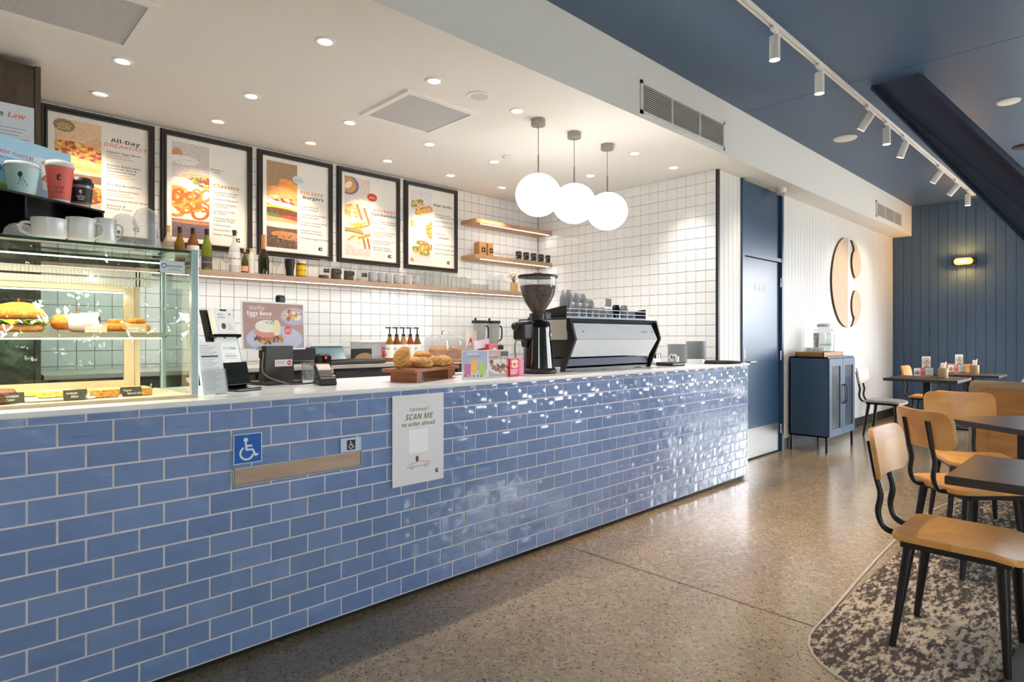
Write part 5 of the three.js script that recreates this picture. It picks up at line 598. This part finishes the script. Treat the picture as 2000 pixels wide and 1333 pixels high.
// ---------- blue cabinet with water station ----------
{
  const t = thing('metal_cabinet', 'blue metal cabinet on legs with two mesh doors', 'cabinet', [6.95, 0, -2.735]), W = .84, D = .4, B = .165, H = 1.035;
  mesh('carcass', [bb(0, W, H - .015, H, 0, D), bb(0, W, B, B + .015, 0, D), bb(0, .012, B, H, 0, D), bb(W - .012, W, B, H, 0, D), bb(0, W, B, H, 0, .012)], M.cabinet, t); for (const y of [.42, .66]) mesh('shelf', bb(.012, W - .012, y, y + .01, .01, D - .03), M.cabinet, t);
  for (const [x, z] of [[.015, .015], [W - .015, .015], [.015, D - .015], [W - .015, D - .015]]) mesh('leg', bx(.022, B, .022, x, B / 2, z), M.black, t);
  for (const k of [0, 1]) { const x0 = .008 + k * (W / 2 - .004), x1 = x0 + W / 2 - .012; const d = mesh('door', [bb(x0, x1, B + .01, B + .085, D, D + .016), bb(x0, x1, H - .1, H - .02, D, D + .016), bb(x0, x0 + .07, B + .08, H - .1, D, D + .016), bb(x1 - .07, x1, B + .08, H - .1, D, D + .016)], M.cabinet, t); mesh('mesh_panel', bb(x0 + .07, x1 - .07, B + .085, H - .1, D + .004, D + .008), PHY({ color: '#34475a', roughness: .25, transmission: .5, thickness: 0 }), d); const hx = k ? x0 + .03 : x1 - .03; mesh('handle', tube([[hx, .52, D + .014], [hx, .52, D + .04], [hx, .72, D + .04], [hx, .72, D + .014]], .006, 30, 8), M.black, d); }
  single('wooden_tray', [rb(.62, .012, .3, .004, 0, .006, 0), bx(.62, .05, .012, 0, .025, .144), bx(.62, .05, .012, 0, .025, -.144), bx(.012, .05, .3, -.304, .025, 0), bx(.012, .05, .3, .304, .025, 0)], M.booth, 'shallow wooden tray on top of the blue cabinet', 'tray', [7.32, H, -2.545]);
  const d = thing('water_dispenser', 'clear glass water dispenser with tap on wooden tray', 'dispenser', [7.46, H + .013, -2.55]); mesh('jar', lathe([[0, .0], [.1, 0], [.11, .015], [.11, .26], [.1, .29], [.062, .3], [.062, .325]], 36), glassM, d); mesh('water', lathe([[0, .004], [.1, .006], [.106, .02], [.106, .25], [0, .25]], 36), M.water, d); mesh('lid', lathe([[.066, .322], [.07, .33], [.07, .35], [.05, .358], [0, .36]]), M.ceramicGrey, d); mesh('tap', [rodBetween([.1, .06, .03], [.16, .06, .05], .009), rodBetween([.155, .085, .048], [.155, .035, .048], .008), rodBetween([.14, .09, .044], [.19, .092, .058], .005)], M.chrome, d); mesh('stand_ring', new THREE.TorusGeometry(.112, .003, 8, 40).rotateX(Math.PI / 2).translate(0, .11, 0), M.steel, d);
  for (let i = 0; i < 8; i++) single('water_tumbler', tumb(.033, .085), glassM, 'clear water tumbler on the wooden cabinet tray', 'glass', [7.08 + (i % 4) * .07, H + .013, -2.6 + (i / 4 | 0) * .08], 0, 'water tumblers on the cabinet tray');
  single('tissue_box', [rb(.09, .07, .1, .006, 0, .035, 0), sph(.02, 0, .075, 0, 1.4, .8, .6, 10)], M.paper, 'white box on the cabinet shelf behind mesh door', 'box', [7.14, .671, -2.46]); single('folded_towel', [rb(.13, .05, .16, .022, 0, .025, 0, 3), rb(.12, .05, .15, .022, .005, .07, 0, 3), rb(.1, .06, .12, .026, -.005, .115, 0, 3)], col('#cfc9c4', .9), 'rolled grey towel at cabinet bottom behind mesh door', 'towel', [7.15, B + .016, -2.47]);
  single('paper_pack', rb(.06, .1, .09, .004, 0, .05, 0), M.cream, 'cream paper pack on the middle cabinet shelf', 'box', [7.08, .431, -2.46]);
}
{ // wall logo of three timber pieces
  const t = thing('wall_logo', 'large timber letter C emblem mounted on white board wall', 'sign', [8.93, 1.98, ZD + .001]); const R = .6, back = col('#4a392c', .7);
  const left = new THREE.Shape(); left.moveTo(-.03, R); left.absellipse(-.03, 0, .6, R, Math.PI / 2, Math.PI * 1.5); left.lineTo(-.03, R);
  const half = (s) => { const h = new THREE.Shape(); h.moveTo(.13, s * .59); h.bezierCurveTo(.2, s * .54, .24, s * .5, .25, s * .46); h.bezierCurveTo(.12, s * .4, .1, s * .2, .27, s * .09); h.bezierCurveTo(.4, s * .06, .52, s * .2, .52, s * .29); h.bezierCurveTo(.5, s * .42, .36, s * .56, .13, s * .59); return h; };
  for (const s of [left, half(1), half(-1)]) { const p = mesh('piece', extr(s, .006).translate(0, 0, .02), M.logo, t); mesh('edge_core', extr(s, .02), back, p); }
}
{ const t = thing('wall_sconce', 'glowing amber capsule wall light on the blue wall', 'light', [XF, 2.37, -1.83]); mesh('mount', rb(.03, .09, .3, .014, -.015, 0, 0), M.dark, t); mesh('shade', new THREE.CapsuleGeometry(.05, .13, 8, 20).rotateX(Math.PI / 2).translate(-.08, 0, 0), MAT({ color: '#f4c070', emissive: '#ffb85c', emissiveIntensity: 2.2 }), t); const ribs = []; for (let i = 0; i < 5; i++) ribs.push(new THREE.TorusGeometry(.052, .003, 6, 24).translate(-.08, 0, -.06 + i * .03)); mesh('cage', ribs, col('#b07a34', .4, { metalness: .6 }), t); const p = new THREE.PointLight('#ffb85c', 1.2); p.position.set(-.16, 0, 0); p.castShadow = true; p.name = 'light'; t.add(p); }

// ---------- dining furniture ----------
const legM = col('#17161a', .35);
function slabGeo(w, h, r, t) { // slab with rounded outline, thin in z, finely divided
  const g = new THREE.BoxGeometry(2, 2, t, 20, 14, 2), p = g.attributes.position;
  const inside = (x, y) => { const dx = Math.max(Math.abs(x) - (w / 2 - r), 0), dy = Math.max(Math.abs(y) - (h / 2 - r), 0); return Math.hypot(dx, dy) <= r + 1e-9; };
  for (let i = 0; i < p.count; i++) { const u = p.getX(i), v = p.getY(i), m = Math.max(Math.abs(u), Math.abs(v)); if (m < 1e-6) { p.setXY(i, 0, 0); continue; } let a = u / m * w / 2, b = v / m * h / 2, lo = 0, hi = 1; for (let k = 0; k < 30; k++) { const q = (lo + hi) / 2; if (inside(a * q, b * q)) lo = q; else hi = q; } const e = m > .999 && Math.abs(p.getZ(i)) > t * .4 ? .985 : 1; p.setXY(i, a * lo * m * e, b * lo * m * e); }
  g.computeVertexNormals(); return g;
}
function makeChair(wood, seatM) {
  const t = new THREE.Group();
  const s = rrect(.42, .42, .05), g = slabGeo(.42, .42, .06, .026).translate(0, 0, .004).rotateX(-Math.PI / 2).translate(0, .443, 0), p = g.attributes.position;
  for (let i = 0; i < p.count; i++) { const x = p.getX(i), z = -p.getZ(i); p.setY(i, p.getY(i) - .012 * Math.cos(x * 7) - (z < -.12 ? -(z + .12) * .15 : 0)); } g.computeVertexNormals();
  mesh('seat', g, seatM, t); mesh('seat_frame', [bx(.36, .03, .03, 0, .418, .16), bx(.36, .03, .03, 0, .418, -.16), bx(.03, .03, .32, -.165, .418, 0), bx(.03, .03, .32, .165, .418, 0)], legM, t);
  const b = slabGeo(.43, .205, .06, .018), q = b.attributes.position; for (let i = 0; i < q.count; i++) q.setZ(i, q.getZ(i) + .9 * q.getX(i) * q.getX(i)); b.computeVertexNormals(); mesh('backrest', b.rotateX(-.16).translate(0, .752, -.295), wood, t);
  for (const sx of [-1, 1]) { mesh('upright', tube([[sx * .085, .424, -.1], [sx * .085, .426, -.2], [sx * .088, .44, -.252], [sx * .09, .5, -.277], [sx * .09, .58, -.268], [sx * .09, .65, -.283], [sx * .09, .8, -.31]], .0125, 40, 8).scale(1, 1, 1), legM, t); for (const sz of [-1, 1]) mesh('leg', rodBetween([sx * .19, 0, sz > 0 ? .165 : -.2], [sx * .155, .43, sz * .145], .0125, .022, 12), legM, t); }
  return t;
}
const chairW = makeChair(M.birch, M.birch), chairC = makeChair(M.cream, col('#c9bfb2', .6));
function chair(src, x, z, turn, label, group) { const c = src.clone(); c.name = numbered('dining_chair'); scene.add(c); c.position.set(x, .009, z); c.rotation.y = turn; return tag(c, label, 'chair', group); }
chair(chairW, 3.0, -.5, 0, 'birch plywood chair tucked at the table beside carpet corner'); const c2 = chair(chairW, 4.1, -.645, .83, 'birch plywood chair with its back to the blue counter');
chair(chairW, 5.0, -.775, -1.1, 'birch plywood chair across the turned table from booth'); chair(chairC, 8.74, -2.25, 0, 'cream chair against the white wall at the far table').position.y = 0;
chair(chairW, 9.78, -2.0, 0, 'birch chair beside white wall at the furthest table').position.y = 0; chair(chairW, 10.72, -1.9, -Math.PI / 2, 'birch chair against the blue wall at the furthest table').position.y = 0;
chair(chairW, 8.15, -.45, Math.PI, 'birch chair past the booth facing the white wall').position.y = 0; chair(chairW, 8.75, -.3, Math.PI, 'birch chair past the booth beside the far window').position.y = 0;
function table(x, z, w, d, turn, label) { const t = thing('cafe_table', label, 'table', [x, 0, z], turn); mesh('top', rb(w, .032, d, .004, 0, .734, 0), M.table, t); mesh('column', bx(.075, .7, .075, 0, .37, 0), M.black, t); mesh('base_plate', rb(.44, .014, .44, .004, 0, .016, 0), col('#4a4c4c', .5), t); return t; }
table(2.96, -.125, .58, .75, 0, 'dark cafe table beside the carpet corner'); { const a = -.645; const cx = 4.658 + .3 * .8 - .3 * .775, cz = -.824 + .3 * .58 + .3 * .63; table(4.66, -.46, .6, .6, -.66, 'dark cafe table turned at an angle before booth'); }
table(8.86, -1.83, .82, .75, 0, 'dark cafe table by cream chair and white wall'); table(10.25, -1.62, .7, .7, 0, 'dark cafe table nearest the blue board wall'); table(7.25, -.62, .7, .7, 0, 'dark cafe table on the far side of booth');
{ // booth seat seen from behind
  const t = thing('booth_seat', 'oak panelled booth seat with tan leather top', 'booth', [6.0, 0, -.95]); const L = 2.2;
  mesh('back_frame', [bb(0, .03, .06, .86, .03, .1), bb(0, .03, .06, .12, .1, L), bb(0, .03, .4, .46, .1, L)], M.booth, t); mesh('back_panel', [bb(.012, .03, .12, .4, .1, L), bb(.012, .03, .46, .86, .1, L)], M.booth, t); mesh('plinth', bb(.03, .5, 0, .06, .05, L), M.black, t);
  mesh('leather_top', rb(.1, .07, L + .02, .03, .05, .87, L / 2, 4), M.leather, t); mesh('leather_end', rb(.1, .8, .05, .022, .05, .47, .01, 4), M.leather, t); mesh('backrest_cushion', rb(.09, .42, L, .03, .085, .65, L / 2, 3), M.leather, t); mesh('seat_cushion', rb(.5, .1, L, .03, .33, .42, L / 2, 3), M.leather, t); mesh('seat_box', bb(.05, .55, .06, .37, .05, L), M.booth, t);
}
// what stands on the far tables
const dishPrint = (g, w, h) => { g.fillStyle = '#eceae6'; g.fillRect(0, 0, w, h); for (const y of [.27, .68]) { food.blob(g, w * .5, h * y, w * .44, h * .19, '#6a5a50'); food.blob(g, w * .5, h * y, w * .38, h * .165, y < .5 ? '#e8dccb' : '#c87a4a'); food.scatter(g, w * .5, h * y, w * .3, h * .12, 40, ['#d8843a', '#b84a2c', '#e8c07a', '#8a4a2c', '#6a8a3a'], 4, 11); } };
function tableSet(x, z, y, which) {
  const t = thing('menu_stand', 'timber menu holder with food cards on the ' + which, 'menu stand', [x, y, z], -.75); mesh('block', bx(.16, .03, .05, 0, .015, 0), M.oak, t); mesh('tall_card', bx(.11, .24, .003, .02, .14, -.012), M.paper, t); mesh('tall_print', sheet(.106, .235, .02, .14, -.0098), printed(110, 240, dishPrint), t, true);
  mesh('low_card', bx(.24, .095, .003, -.03, .07, .012), M.paper, t); mesh('low_print', sheet(.235, .09, -.03, .07, .0142), printed(240, 92, (g) => { g.fillStyle = '#f0eeea'; g.fillRect(0, 0, 240, 92); food.scatter(g, 40, 56, 30, 22, 40, ['#d8843a', '#b84a2c', '#e8c07a', '#7a3a22'], 5, 12); g.fillStyle = '#e05a44'; g.fillRect(80, 0, 62, 92); txt(g, 'GO', 92, 34, 26, '#f8e0d8', 'sans-serif', 'bold'); g.fillStyle = '#9aa0a4'; for (let i = 0; i < 4; i++) g.fillRect(160, 18 + i * 12, 60, 3); }), t, true);
  const h = thing('cutlery_pot', 'tan cutlery pot with napkins on the ' + which, 'pot', [x + .06, y, z + .17]); mesh('pot', lathe([[0, 0], [.052, 0], [.054, .12], [.05, .12], [.048, .01], [0, .01]]), col('#cdb083', .6), h); for (let i = 0; i < 3; i++) mesh('napkin', bx(.06, .11, .004, 0, .13, -.012 + i * .012).rotateZ(.15 - i * .14), M.paper, h); for (let i = 0; i < 3; i++) mesh('cutlery', rodBetween([.01 * i, .03, .01], [.02 + .022 * i, .2, .02], .004), i ? M.steel : M.oak, h);
}
tableSet(8.9, -1.86, .751, 'table by the cream chair'); tableSet(10.2, -1.75, .751, 'table nearest the blue wall');
{ const t = thing('tilted_menu', 'purple edged menu card standing on table behind booth', 'menu', [7.2, .751, -.52], .9); mesh('card', bx(.13, .3, .006, 0, .155, 0).rotateX(-.12), M.paper, t); mesh('print', sheet(.115, .28, 0, .155, .0035).rotateX(-.12), printed(96, 220, (g) => { g.fillStyle = '#5a3a44'; g.fillRect(0, 0, 96, 220); food.scatter(g, 48, 110, 40, 90, 40, ['#c87a4a', '#e8c07a', '#8a3a3a'], 5, 12); }), t, true); mesh('holder', bx(.1, .03, .05, 0, .015, -.01), M.oak, t); }
single('sauce_caddy', [rb(.16, .06, .1, .02, 0, .03, 0, 3), rb(.06, .1, .05, .02, -.03, .08, 0, 3), cy(.02, .018, .1, .05, .04, 0)], M.ceramicWhite, 'white sauce and napkin caddy on table behind booth', 'caddy', [7.05, .751, -.72]);
renderer.render(scene, camera);
